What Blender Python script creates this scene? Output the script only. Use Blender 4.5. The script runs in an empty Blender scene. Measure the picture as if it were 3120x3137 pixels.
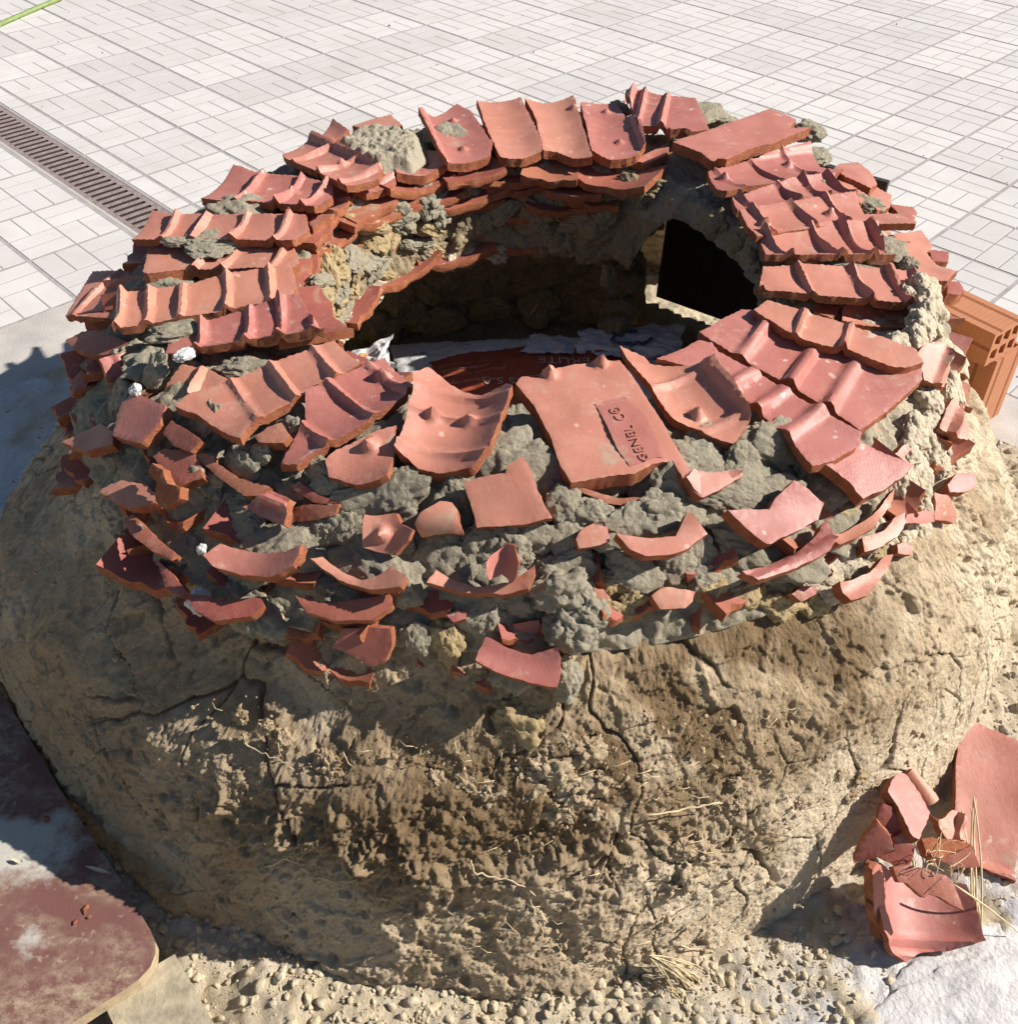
import bpy, bmesh, math, random
import numpy as np
from mathutils import Vector, Matrix
from mathutils.geometry import delaunay_2d_cdt
random.seed(7)
RNG = np.random.default_rng(7)
scene = bpy.context.scene
COL = scene.collection
rad = math.radians

# ------------------------------------------------------------------ camera
CAM_F, CAM_PITCH, CAM_ROLL, CAM_CY, CAM_H = 3126.34, .6649, .0160, 1300.0, 1.5
_cp, _sp = math.cos(CAM_PITCH), math.sin(CAM_PITCH)
FWD = np.array([0, _cp, -_sp]); _up = np.array([0, _sp, _cp]); _rt = np.array([1., 0, 0])
_cr, _sr = math.cos(CAM_ROLL), math.sin(CAM_ROLL)
RGT = _cr*_rt + _sr*_up; UPV = -_sr*_rt + _cr*_up
CAM = np.array([0, 0, CAM_H])
cam = bpy.data.cameras.new('camera'); camo = bpy.data.objects.new('camera', cam); COL.objects.link(camo)
cam.sensor_fit = 'HORIZONTAL'; cam.sensor_width = 36
cam.lens = 36*CAM_F/3120
cam.shift_y = -(3137/2-CAM_CY)/3120
cam.clip_start = .05; cam.clip_end = 500
M = Matrix(((RGT[0], UPV[0], -FWD[0], 0), (RGT[1], UPV[1], -FWD[1], 0), (RGT[2], UPV[2], -FWD[2], CAM_H), (0, 0, 0, 1)))
camo.matrix_world = M
scene.camera = camo

# ------------------------------------------------------------------ light
SUN_EL, SUN_AZ = rad(36), rad(3.5)          # azimuth measured from +x towards +y
SUNV = Vector((math.cos(SUN_EL)*math.cos(SUN_AZ), math.cos(SUN_EL)*math.sin(SUN_AZ), math.sin(SUN_EL)))
w = bpy.data.worlds.new('World'); scene.world = w; w.use_nodes = True
nt = w.node_tree; bg = nt.nodes['Background']
sky = nt.nodes.new('ShaderNodeTexSky'); sky.sky_type = 'NISHITA'; sky.sun_disc = False
sky.air_density = 1.0; sky.dust_density = .2; sky.sun_elevation = SUN_EL; sky.sun_rotation = math.pi/2 - SUN_AZ
nt.links.new(sky.outputs[0], bg.inputs[0]); bg.inputs[1].default_value = .05
sl = bpy.data.lights.new('sun', 'SUN'); slo = bpy.data.objects.new('sun', sl); COL.objects.link(slo)
sl.energy = 5.0; sl.angle = rad(.53); sl.color = (1, .94, .86)
slo.rotation_euler = SUNV.to_track_quat('Z', 'Y').to_euler()
vs = scene.view_settings
vs.view_transform = 'Standard'; vs.look = 'None'; vs.gamma = 1; vs.exposure = .60
vs.use_curve_mapping = False

# ------------------------------------------------------------------ photo -> world helper (measurements were taken on crops of the photo)
CR = {'v': (0, 0, 3120/1922), 'c1': (0, 0, 1560/1922), 'c2': (1560, 0, 1560/1922), 'c3': (100, 700, 1200/1922), 'c4': (1100, 900, 1200/1922),
      'c5': (2000, 700, 1120/1803), 'c6': (0, 1300, 1400/1922), 'c7': (0, 2100, 1560/1922), 'c8': (1560, 2100, 1560/1922),
      'p': (2550, 2300, 570/1573), 'r': (2600, 850, 520/1674), 'i1': (880, 460, 800/1922), 'i2': (1600, 460, 800/1922), 'l': (0, 900, 500/1922)}
def ray(c, x, y):
    ox, oy, k = CR[c]; sx, sy = ox+x*k, oy+y*k
    d = FWD + (sx-1560)/CAM_F*RGT - (sy-CAM_CY)/CAM_F*UPV
    return d/np.linalg.norm(d)
def at_z(c, x, y, z=0.):
    d = ray(c, x, y); return CAM + d*((z-CAM_H)/d[2])
def at_plane(c, x, y, P, n):
    d = ray(c, x, y); return CAM + d*(np.dot(P-CAM, n)/np.dot(d, n))
def unit(v): return v/np.linalg.norm(v)

# ------------------------------------------------------------------ numpy noise
_perm = RNG.permutation(256); _perm = np.concatenate([_perm, _perm, _perm])
_g = RNG.normal(size=(256, 3)); _g /= np.linalg.norm(_g, axis=1)[:, None]
def noise(P):
    P = np.asarray(P, float); I = np.floor(P).astype(int); F = P-I; I &= 255
    U = F*F*F*(F*(F*6-15)+10); r = np.zeros(len(P))
    for a in (0, 1):
        for b in (0, 1):
            for c in (0, 1):
                h = _perm[_perm[_perm[(I[:, 0]+a) & 255]+((I[:, 1]+b) & 255)]+((I[:, 2]+c) & 255)]
                dv = ((F-np.array([a, b, c]))*_g[h]).sum(1)
                r += dv*np.abs(1-a-U[:, 0])*np.abs(1-b-U[:, 1])*np.abs(1-c-U[:, 2])
    return r*1.6
def fbm(P, o=4, lac=2.1, g=.5):
    s = 0; a = 1.
    for k in range(o):
        s = s + a*noise(P + 17.3*k); P = P*lac; a *= g
    return s
def ridge(P, o=3):
    s = 0; a = 1.
    for k in range(o):
        s = s + a*(1-np.abs(noise(P+9.1*k))*2); P = P*2.1; a *= .5
    return s
def sstep(a, b, x):
    t = np.clip((x-a)/(b-a), 0, 1); return t*t*(3-2*t)

# ------------------------------------------------------------------ materials
def mat(name): 
    m = bpy.data.materials.new(name); m.use_nodes = True
    return m, m.node_tree, m.node_tree.nodes['Principled BSDF']
def N(nt, t, **kw):
    n = nt.nodes.new(t)
    for k, v in kw.items():
        if k in n.inputs.keys() if isinstance(k, str) else False: n.inputs[k].default_value = v
        else: setattr(n, k, v)
    return n
def noise_tex(nt, co, scale, detail=6, rough=.6, dist=0):
    n = nt.nodes.new('ShaderNodeTexNoise'); n.inputs['Scale'].default_value = scale; n.inputs['Detail'].default_value = detail
    n.inputs['Roughness'].default_value = rough; n.inputs['Distortion'].default_value = dist
    nt.links.new(co, n.inputs['Vector']); return n.outputs['Fac']
def ramp(nt, f, stops):
    r = nt.nodes.new('ShaderNodeValToRGB'); e = r.color_ramp.elements
    while len(e) < len(stops): e.new(.5)
    for q, (p, c) in zip(e, stops):
        q.position = p; q.color = (*c, 1) if len(c) == 3 else c
    nt.links.new(f, r.inputs[0]); return r.outputs[0]
def mixc(nt, f, a, b, mode='MIX'):
    m = nt.nodes.new('ShaderNodeMix'); m.data_type = 'RGBA'; m.blend_type = mode
    if isinstance(f, (int, float)): m.inputs[0].default_value = f
    else: nt.links.new(f, m.inputs[0])
    for i, q in ((6, a), (7, b)):
        if isinstance(q, tuple): m.inputs[i].default_value = (*q, 1)
        else: nt.links.new(q, m.inputs[i])
    return m.outputs[2]
def bump(nt, h, strength, dist, prev=None):
    b = nt.nodes.new('ShaderNodeBump'); b.inputs['Strength'].default_value = strength; b.inputs['Distance'].default_value = dist
    nt.links.new(h, b.inputs['Height'])
    if prev: nt.links.new(prev, b.inputs['Normal'])
    return b.outputs[0]
def maprange(nt, f, a, b, c=0, d=1):
    m = nt.nodes.new('ShaderNodeMapRange'); nt.links.new(f, m.inputs[0])
    for i, v in zip((1, 2, 3, 4), (a, b, c, d)): m.inputs[i].default_value = v
    return m.outputs[0]
def coords(nt, kind='Object'):
    return nt.nodes.new('ShaderNodeTexCoord').outputs[kind]
def attr(nt, name):
    a = nt.nodes.new('ShaderNodeAttribute'); a.attribute_name = name; return a
def mapping(nt, co, scale=(1, 1, 1), rot=(0, 0, 0)):
    m = nt.nodes.new('ShaderNodeMapping'); m.inputs['Scale'].default_value = scale; m.inputs['Rotation'].default_value = rot
    nt.links.new(co, m.inputs['Vector']); return m.outputs[0]
def simple(name, col, rough=.8, var=.15, scale=30, bs=.3, bd=.002, bscale=200):
    m, t, b = mat(name); co = coords(t)
    f = noise_tex(t, co, scale)
    c = ramp(t, f, [(.3, tuple(x*(1-var) for x in col)), (.7, tuple(min(1, x*(1+var)) for x in col))])
    t.links.new(c, b.inputs['Base Color']); b.inputs['Roughness'].default_value = rough
    t.links.new(bump(t, noise_tex(t, co, bscale, 4), bs, bd), b.inputs['Normal'])
    return m

def make_tile_mat(name, c0, c1, weave=True, dust=.5):
    m, t, b = mat(name); co = coords(t)
    oi = t.nodes.new('ShaderNodeObjectInfo')
    geo = t.nodes.new('ShaderNodeNewGeometry')
    c = ramp(t, noise_tex(t, geo.outputs['Position'], 14, 5, .6, .6), [(.3, c0), (.7, c1)])
    hs = t.nodes.new('ShaderNodeHueSaturation')
    t.links.new(maprange(t, oi.outputs['Random'], 0, 1, .85, 1.15), hs.inputs['Value'])
    t.links.new(maprange(t, oi.outputs['Random'], 0, 1, .488, .510), hs.inputs['Hue'])
    t.links.new(c, hs.inputs['Color'])
    fine = noise_tex(t, geo.outputs['Position'], 55, 6, .7)
    big = noise_tex(t, geo.outputs['Position'], 9, 3, .5, .4)
    mul = t.nodes.new('ShaderNodeMath'); mul.operation = 'MULTIPLY'
    t.links.new(maprange(t, fine, .52, .68), mul.inputs[0]); t.links.new(maprange(t, big, .5, .66), mul.inputs[1])
    mul2 = t.nodes.new('ShaderNodeMath'); mul2.operation = 'MULTIPLY'; t.links.new(mul.outputs[0], mul2.inputs[0]); mul2.inputs[1].default_value = dust
    c2 = mixc(t, mul2.outputs[0], hs.outputs[0], (.62, .46, .38))
    spots = maprange(t, noise_tex(t, geo.outputs['Position'], 38, 2, .5), .70, .74, 0, .55)
    c2 = mixc(t, spots, c2, (.66, .55, .46))
    sm = t.nodes.new('ShaderNodeMath'); sm.operation = 'MULTIPLY'; t.links.new(maprange(t, noise_tex(t, geo.outputs['Position'], 17, 7, .72, .8), .56, .66), sm.inputs[0]); t.links.new(maprange(t, noise_tex(t, geo.outputs['Position'], 5, 2), .48, .62, 0, .7), sm.inputs[1])
    c2 = mixc(t, sm.outputs[0], c2, (.43, .35, .25))
    t.links.new(c2, b.inputs['Base Color']); b.inputs['Roughness'].default_value = .5
    b.inputs['Specular IOR Level'].default_value = .5
    n1 = bump(t, noise_tex(t, geo.outputs['Position'], 260, 3), .25, .0012)
    n1 = bump(t, noise_tex(t, geo.outputs['Position'], 45, 3), .25, .004, n1)
    if weave:
        v1 = t.nodes.new('ShaderNodeTexWave'); v1.inputs['Scale'].default_value = 150; v1.inputs['Distortion'].default_value = .6; v1.inputs['Detail'].default_value = 0
        t.links.new(mapping(t, co, (1, 1, .2), (0, 0, rad(38))), v1.inputs['Vector'])
        v2 = t.nodes.new('ShaderNodeTexWave'); v2.inputs['Scale'].default_value = 150; v2.inputs['Distortion'].default_value = .6; v2.inputs['Detail'].default_value = 0
        t.links.new(mapping(t, co, (1, 1, .2), (0, 0, rad(-38))), v2.inputs['Vector'])
        ad = t.nodes.new('ShaderNodeMath'); ad.operation = 'ADD'; t.links.new(v1.outputs['Fac'], ad.inputs[0]); t.links.new(v2.outputs['Fac'], ad.inputs[1])
        msk = t.nodes.new('ShaderNodeMath'); msk.operation = 'MULTIPLY'; t.links.new(ad.outputs[0], msk.inputs[0]); t.links.new(maprange(t, big, .35, .6), msk.inputs[1])
        n1 = bump(t, msk.outputs[0], .16, .0010, n1)
    t.links.new(n1, b.inputs['Normal'])
    return m
TILE = make_tile_mat('terracotta_face', (.425, .158, .110), (.505, .212, .158))
TILE_R = make_tile_mat('terracotta_red', (.30, .095, .06), (.40, .14, .095), dust=.35)
def make_edge():
    m, t, b = mat('terracotta_broken'); geo = t.nodes.new('ShaderNodeNewGeometry'); p = geo.outputs['Position']
    c = ramp(t, noise_tex(t, p, 60, 6, .7), [(.3, (.30, .085, .04)), (.55, (.44, .15, .065)), (.75, (.54, .24, .13))])
    t.links.new(c, b.inputs['Base Color']); b.inputs['Roughness'].default_value = .95
    t.links.new(bump(t, noise_tex(t, mapping(t, p, (1, 1, 2.2)), 150, 6, .75), .9, .006), b.inputs['Normal']); return m
EDGE = make_edge()

def make_mud(name, ca, cb, cc, light=None):
    """rough damp or drying mud: two tones, gritty relief; attribute 'dry' blends to the pale dried tone"""
    m, t, b = mat(name); geo = t.nodes.new('ShaderNodeNewGeometry'); p = geo.outputs['Position']
    c = ramp(t, noise_tex(t, p, 18, 7, .65, .3), [(.3, ca), (.7, cb)])
    c = mixc(t, maprange(t, noise_tex(t, p, 90, 5, .7), .45, .75, 0, .55), c, cc)
    if light:
        a = attr(t, 'dry'); c = mixc(t, a.outputs['Fac'], c, mixc(t, noise_tex(t, p, 60, 5), light, tuple(x*.8 for x in light)))
    t.links.new(c, b.inputs['Base Color']); b.inputs['Roughness'].default_value = .92; b.inputs['Specular IOR Level'].default_value = .2
    n = bump(t, noise_tex(t, p, 75, 8, .72), .6, .008)
    n = bump(t, noise_tex(t, p, 240, 5, .75), .75, .004, n)
    vo = t.nodes.new('ShaderNodeTexVoronoi'); vo.inputs['Scale'].default_value = 120; t.links.new(p, vo.inputs['Vector'])
    n = bump(t, vo.outputs['Distance'], .35, .005, n)
    t.links.new(n, b.inputs['Normal']); return m
MORTAR = make_mud('grey_mortar', (.285, .25, .18), (.375, .335, .25), (.44, .395, .30), light=(.62, .53, .39))
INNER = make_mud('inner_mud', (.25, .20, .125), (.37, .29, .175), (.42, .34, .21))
MORTAR_DRY = make_mud('dried_mortar', (.55, .465, .335), (.65, .555, .415), (.70, .61, .48))
MORTAR_OCHRE = make_mud('ochre_mortar', (.38, .28, .15), (.50, .385, .21), (.45, .35, .20))

def make_clay():
    m, t, b = mat('clay'); geo = t.nodes.new('ShaderNodeNewGeometry'); p = geo.outputs['Position']
    c = ramp(t, noise_tex(t, p, 6, 8, .65, .5), [(.28, (.41, .295, .18)), (.5, (.525, .395, .25)), (.72, (.62, .50, .345))])
    c = mixc(t, maprange(t, noise_tex(t, p, 40, 6, .7), .5, .72, 0, .7), c, (.61, .50, .335))
    c = mixc(t, maprange(t, noise_tex(t, p, 22, 6, .7, .8), .54, .70, 0, .5), c, (.30, .205, .11))
    a = attr(t, 'wet_shade'); c = mixc(t, a.outputs['Fac'], c, mixc(t, noise_tex(t, p, 30, 6), (.20, .135, .072), (.29, .20, .112)))
    a = attr(t, 'dry'); c = mixc(t, a.outputs['Fac'], c, mixc(t, noise_tex(t, p, 35, 6, .7), (.69, .56, .39), (.79, .67, .495)))
    a = attr(t, 'crack'); c = mixc(t, a.outputs['Fac'], c, (.20, .135, .085))
    t.links.new(c, b.inputs['Base Color']); b.inputs['Roughness'].default_value = .95; b.inputs['Specular IOR Level'].default_value = .15
    n = bump(t, noise_tex(t, p, 38, 8, .7, .6), .38, .008)
    n = bump(t, noise_tex(t, mapping(t, p, (1, 1, 2.6)), 130, 6, .75, .5), .7, .005, n)
    n = bump(t, noise_tex(t, p, 420, 4, .7), .8, .003, n)
    t.links.new(n, b.inputs['Normal']); return m
CLAY = make_clay()
def make_ground():
    m, t, b = mat('dirt'); geo = t.nodes.new('ShaderNodeNewGeometry'); p = geo.outputs['Position']
    c = ramp(t, noise_tex(t, p, 9, 8, .7, .4), [(.3, (.48, .385, .25)), (.7, (.62, .53, .385))])
    c = mixc(t, maprange(t, noise_tex(t, p, 60, 5, .7), .5, .7, 0, .6), c, (.58, .52, .43))
    a = attr(t, 'lime'); c = mixc(t, a.outputs['Fac'], c, mixc(t, noise_tex(t, p, 50, 6, .7), (.60, .59, .60), (.78, .78, .80)))
    t.links.new(c, b.inputs['Base Color']); b.inputs['Roughness'].default_value = .95
    n = bump(t, noise_tex(t, p, 70, 7, .7), .8, .012); n = bump(t, noise_tex(t, p, 300, 4, .7), .6, .003, n)
    t.links.new(n, b.inputs['Normal']); return m
GROUND = make_ground()
CLOD = make_mud('clod_clay', (.58, .48, .32), (.70, .59, .42), (.75, .66, .49))
STONE = make_mud('lime_stone', (.68, .655, .635), (.78, .76, .75), (.84, .83, .83))
GRAVEL = make_mud('gravel_stone', (.36, .31, .25), (.52, .46, .39), (.58, .53, .47))
STRAW = simple('straw', (.62, .50, .30), .6, .2, 60, .2, .001, 300)
ROOT = simple('twig', (.50, .40, .26), .8, .25, 60, .3, .001, 300)
WHITE_LIME = simple('lime_lump', (.72, .71, .70), .9, .1, 60, .6, .004, 160)
CONC = simple('concrete', (.48, .445, .41), .9, .14, 9, .5, .003, 240)
JOINT = simple('joint_mortar', (.36, .335, .325), .95, .15, 20, .5, .003, 200)
METAL = simple('grate_metal', (.27, .215, .20), .75, .3, 40, .6, .003, 220)
PIT = simple('pit_shade', (.03, .02, .022), .95, .3, 30, .3, .003, 100)  # near-black paints in the shade down the drain channel
PANEL = simple('panel_black', (.030, .027, .026), .75, .4, 25, .2, .002, 150)
LEAF = simple('leaf_dry', (.66, .55, .43), .8, .15, 60, .3, .001, 200)
TUBING = simple('tubing_green', (.20, .27, .09), .5, .2, 30, .2, .001, 200)
def make_slab():
    m, t, b = mat('paving_slab'); geo = t.nodes.new('ShaderNodeNewGeometry'); p = geo.outputs['Position']; oi = t.nodes.new('ShaderNodeObjectInfo')
    c = ramp(t, noise_tex(t, p, 5, 8, .65, .3), [(.3, (.56, .53, .505)), (.7, (.63, .603, .582))])
    hs = t.nodes.new('ShaderNodeHueSaturation'); t.links.new(c, hs.inputs['Color']); t.links.new(maprange(t, oi.outputs['Random'], 0, 1, .90, 1.06), hs.inputs['Value'])
    a = attr(t, 'groove'); c = mixc(t, a.outputs['Fac'], hs.outputs[0], (.30, .28, .275))
    c = mixc(t, maprange(t, noise_tex(t, p, 26, 4, .6), .66, .76, 0, .35), c, (.45, .42, .39))
    c = mixc(t, maprange(t, noise_tex(t, p, 2.2, 6, .65, .5), .52, .75, 0, .35), c, (.43, .40, .355))
    t.links.new(c, b.inputs['Base Color']); b.inputs['Roughness'].default_value = .85
    t.links.new(bump(t, noise_tex(t, p, 150, 5, .7), .3, .002), b.inputs['Normal']); return m
SLAB = make_slab()
def make_brick_mat():
    m, t, b = mat('hollow_brick_clay'); co = coords(t)
    w1 = t.nodes.new('ShaderNodeTexWave'); w1.inputs['Scale'].default_value = 26; w1.inputs['Distortion'].default_value = 3; w1.inputs['Detail'].default_value = 3
    t.links.new(mapping(t, co, (1, 1, 1.0), (0, rad(90), 0)), w1.inputs['Vector'])
    c = mixc(t, noise_tex(t, co, 25, 6, .7), (.42, .165, .075), (.52, .23, .115))
    c = mixc(t, maprange(t, w1.outputs['Fac'], .3, 1, 0, .3), c, (.36, .14, .06))
    t.links.new(c, b.inputs['Base Color']); b.inputs['Roughness'].default_value = .85
    t.links.new(bump(t, noise_tex(t, co, 200, 5, .7), .4, .002), b.inputs['Normal']); return m
BRICK = make_brick_mat()
def make_board():
    m, t, b = mat('tabletop_brown'); geo = t.nodes.new('ShaderNodeNewGeometry'); p = geo.outputs['Position']
    c = mixc(t, noise_tex(t, p, 12, 7, .7, .5), (.15, .062, .05), (.205, .098, .082))
    st = t.nodes.new('ShaderNodeMath'); st.operation = 'MULTIPLY'
    t.links.new(maprange(t, noise_tex(t, p, 7, 3, .5, 1.), .42, .58), st.inputs[0]); t.links.new(maprange(t, noise_tex(t, mapping(t, p, (1, 1.5, 1), (0, 0, rad(35))), 38, 9, .8), .42, .66, 0, .9), st.inputs[1])
    c = mixc(t, st.outputs[0], c, (.46, .37, .25))
    c = mixc(t, maprange(t, noise_tex(t, p, 75, 4, .6), .62, .70, 0, .6), c, (.44, .33, .25))
    a = attr(t, 'cement'); ad = t.nodes.new('ShaderNodeMath'); ad.operation = 'ADD'; t.links.new(a.outputs['Fac'], ad.inputs[0])
    t.links.new(maprange(t, noise_tex(t, p, 18, 6, .7), .3, .7, -.35, .35), ad.inputs[1])
    c = mixc(t, maprange(t, ad.outputs[0], .32, .72), c, mixc(t, noise_tex(t, p, 60, 5), (.44, .42, .36), (.54, .52, .46)))
    t.links.new(c, b.inputs['Base Color']); b.inputs['Roughness'].default_value = .55
    t.links.new(bump(t, noise_tex(t, p, 120, 6, .7), .3, .003), b.inputs['Normal']); return m
BOARD = make_board()
PLY = simple('plywood_edge', (.40, .31, .19), .8, .25, 60, .4, .002, 120)
PLY2 = simple('dusty_plank', (.40, .34, .235), .85, .38, 30, .5, .003, 160)
def make_sack():
    m, t, b = mat('sack_white_paper'); co = coords(t)
    c = mixc(t, noise_tex(t, co, 12, 5), (.66, .65, .66), (.78, .77, .78)); t.links.new(c, b.inputs['Base Color']); b.inputs['Roughness'].default_value = .6
    t.links.new(bump(t, noise_tex(t, co, 25, 5, .6, 1.), .4, .01), b.inputs['Normal'])
    m2, t, b = mat('sack_red_print'); co = coords(t)
    c = mixc(t, noise_tex(t, co, 10, 5), (.30, .065, .035), (.36, .09, .05)); t.links.new(c, b.inputs['Base Color']); b.inputs['Roughness'].default_value = .5
    t.links.new(bump(t, noise_tex(t, co, 25, 5, .6, 1.), .3, .008), b.inputs['Normal'])
    return m, m2
SACK, SACK_R = make_sack()
INK_W = simple('ink_pale', (.62, .42, .34), .6, .05)
INK_D = simple('ink_blue', (.10, .10, .20), .6, .05)
INK_R = simple('ink_red', (.55, .06, .05), .6, .05)
INK_O = simple('ink_orange', (.66, .26, .05), .6, .05)

# ------------------------------------------------------------------ object helpers
def tag(o, label=None, cat=None, group=None, kind=None):
    if label: o['label'] = label
    if cat: o['category'] = cat
    if group: o['group'] = group
    if kind: o['kind'] = kind
    return o
def link(name, me, mats=(), parent=None, M4=None, loc=None):
    o = bpy.data.objects.new(name, me); COL.objects.link(o)
    if me is not None and me.users <= 1:
        for m_ in mats: me.materials.append(m_)
    if parent: o.parent = parent
    if M4 is not None: o.matrix_basis = (Matrix.Translation(-parent_loc(parent)) @ M4) if parent else M4
    if loc is not None: o.location = Vector(loc) - (parent_loc(parent) if parent else Vector())
    return o
def parent_loc(p):
    v = Vector()
    while p: v = v + p.location; p = p.parent
    return v
def empty(name, loc, label=None, cat=None, group=None, kind=None):
    o = bpy.data.objects.new(name, None); COL.objects.link(o); o.location = loc; o.empty_display_size = .05
    return tag(o, label, cat, group, kind)
def mesh(name, V, F, mi=None, smooth=True, sharp=None, attrs=None):
    me = bpy.data.meshes.new(name)
    if isinstance(F, np.ndarray) and isinstance(V, np.ndarray):
        k = F.shape[1]; me.vertices.add(len(V)); me.vertices.foreach_set('co', V.astype(np.float32).ravel())
        me.loops.add(F.size); me.loops.foreach_set('vertex_index', F.astype(np.int32).ravel())
        me.polygons.add(len(F)); me.polygons.foreach_set('loop_start', np.arange(0, F.size, k, dtype=np.int32)); me.update(calc_edges=True)
    else:
        me.from_pydata([tuple(v) for v in V] if not isinstance(V, np.ndarray) else V.tolist(), [], F if isinstance(F, list) else F.tolist())
    if mi is not None: me.polygons.foreach_set('material_index', np.asarray(mi, np.int32))
    if smooth: me.polygons.foreach_set('use_smooth', np.ones(len(me.polygons), bool))
    for k, v in (attrs or {}).items():
        a = me.attributes.new(k, 'FLOAT', 'POINT'); a.data.foreach_set('value', np.asarray(v, np.float32))
    me.update()
    if sharp: me.set_sharp_from_angle(angle=rad(sharp))
    return me
def inpoly(P, poly):
    x, y = P[:, 0], P[:, 1]; r = np.zeros(len(P), bool); n = len(poly)
    for i in range(n):
        x0, y0 = poly[i]; x1, y1 = poly[(i+1) % n]
        if y0 == y1: continue
        c = ((y0 > y) != (y1 > y)) & (x < (x1-x0)*(y-y0)/(y1-y0)+x0); r ^= c
    return r
def grid_faces(nu, nv, wrap=False):
    i = np.arange(nu if wrap else nu-1); j = np.arange(nv-1)
    I, J = np.meshgrid(i, j, indexing='ij'); I2 = (I+1) % nu
    return np.stack([I*nv+J, I2*nv+J, I2*nv+J+1, I*nv+J+1], -1).reshape(-1, 4)
def tube(pts, r, n=6, taper=1.):
    pts = [np.array(p, float) for p in pts]; V = []; F = []
    for i, p in enumerate(pts):
        d = unit(pts[min(i+1, len(pts)-1)]-pts[max(i-1, 0)]); a = unit(np.cross(d, [.3, .2, .9])); b = np.cross(d, a)
        rr = r*(1+(taper-1)*i/(len(pts)-1))
        for k in range(n):
            t = 2*math.pi*k/n; V.append(p+rr*(math.cos(t)*a+math.sin(t)*b))
    for i in range(len(pts)-1):
        for k in range(n):
            F.append((i*n+k, i*n+(k+1) % n, (i+1)*n+(k+1) % n, (i+1)*n+k))
    F.append(tuple(range(n))[::-1]); F.append(tuple((len(pts)-1)*n+k for k in range(n)))
    return V, F
def box(c, s, R=None):
    V = []; c = np.array(c, float)
    for dx in (-1, 1):
        for dy in (-1, 1):
            for dz in (-1, 1):
                v = np.array([dx*s[0]/2, dy*s[1]/2, dz*s[2]/2]); V.append(c+(R@v if R is not None else v))
    return V, [(0, 1, 3, 2), (4, 6, 7, 5), (0, 4, 5, 1), (2, 3, 7, 6), (0, 2, 6, 4), (1, 5, 7, 3)]
def lump_mesh(name, seed, sub=4, amp=.35, freq=1.6, flat=1., gritty=.06, drag=0.):
    bm = bmesh.new(); bmesh.ops.create_icosphere(bm, subdivisions=sub, radius=1)
    P = np.array([v.co[:] for v in bm.verts])
    d = .86 + amp*fbm(P*freq+seed*7.7, 3) + gritty*2.2*np.abs(noise(P*freq*2.6+seed*3.1)) + gritty*1.5*np.abs(noise(P*freq*6+seed)) + gritty*.8*np.abs(noise(P*freq*13+seed)) + drag*ridge(P*np.array([1.2, 6.5, 2.])+seed, 2)
    P = P*d[:, None]; P[:, 2] *= flat
    for v, q in zip(bm.verts, P): v.co = q
    me = bpy.data.meshes.new(name); bm.to_mesh(me); bm.free()
    me.polygons.foreach_set('use_smooth', np.ones(len(me.polygons), bool)); return me

def facet(P, seed, n=10, lo=.38, hi=.88):
    rg = np.random.default_rng(seed); P = P.copy()
    for _ in range(n):
        d = rg.normal(size=3); d /= np.linalg.norm(d); t = P@d; lim = rg.uniform(lo, hi); m = t > lim; P[m] -= ((t[m]-lim)*.92)[:, None]*d
    return P
def clod_mesh(name, seed, sub=4, rough=.05):
    bm = bmesh.new(); bmesh.ops.create_icosphere(bm, subdivisions=sub, radius=1)
    P = np.array([v.co[:] for v in bm.verts]); P = facet(P*(1+.25*fbm(P*1.2+seed, 2))[:, None], seed)
    n = P/np.linalg.norm(P, axis=1)[:, None]; P += n*(rough*fbm(P*5+seed, 3)+rough*.9*np.abs(noise(P*9+seed))-rough*1.2*sstep(.2, .5, noise(P*4+seed)))[:, None]
    for v, q in zip(bm.verts, P): v.co = q
    me = bpy.data.meshes.new(name); bm.to_mesh(me); bm.free(); me.polygons.foreach_set('use_smooth', np.ones(len(me.polygons), bool)); me.set_sharp_from_angle(angle=rad(28)); return me

# ------------------------------------------------------------------ the oven's shape
CX, CY = .05, 1.68
C3 = np.array([CX, CY, 0.])
TOP_Z = .592
# radius of the outer wall by height, measured at ten bearings round the oven
PROF_Z = np.array([-.2, 0, .1, .2, .3, .36, .42, .5, .55, .60, .64])
_AZ = np.radians([-180, -150, -120, -90, -60, -35, 0, 60, 120, 180])
_TB = np.array([
    [1.07, 1.035, .970, .922, .888, .872, .850, .805, .76, .71, .62],
    [1.12, 1.085, 1.070, 1.050, 1.010, .960, .895, .805, .755, .70, .62],
    [1.14, 1.080, 1.052, 1.022, .975, .935, .890, .808, .745, .69, .61],
    [1.14, 1.052, 1.015, .980, .930, .893, .848, .787, .735, .69, .61],
    [1.08, .994, .972, .948, .912, .876, .832, .775, .730, .69, .61],
    [1.00, .960, .956, .942, .908, .862, .802, .760, .728, .69, .61],
    [1.01, .965, .942, .908, .864, .830, .792, .760, .728, .69, .61],
    [1.07, 1.03, .99, .95, .90, .862, .820, .772, .732, .69, .61],
    [1.07, 1.03, .99, .95, .90, .862, .820, .772, .732, .69, .61],
    [1.07, 1.035, .970, .922, .888, .872, .850, .805, .76, .71, .62]])
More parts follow.
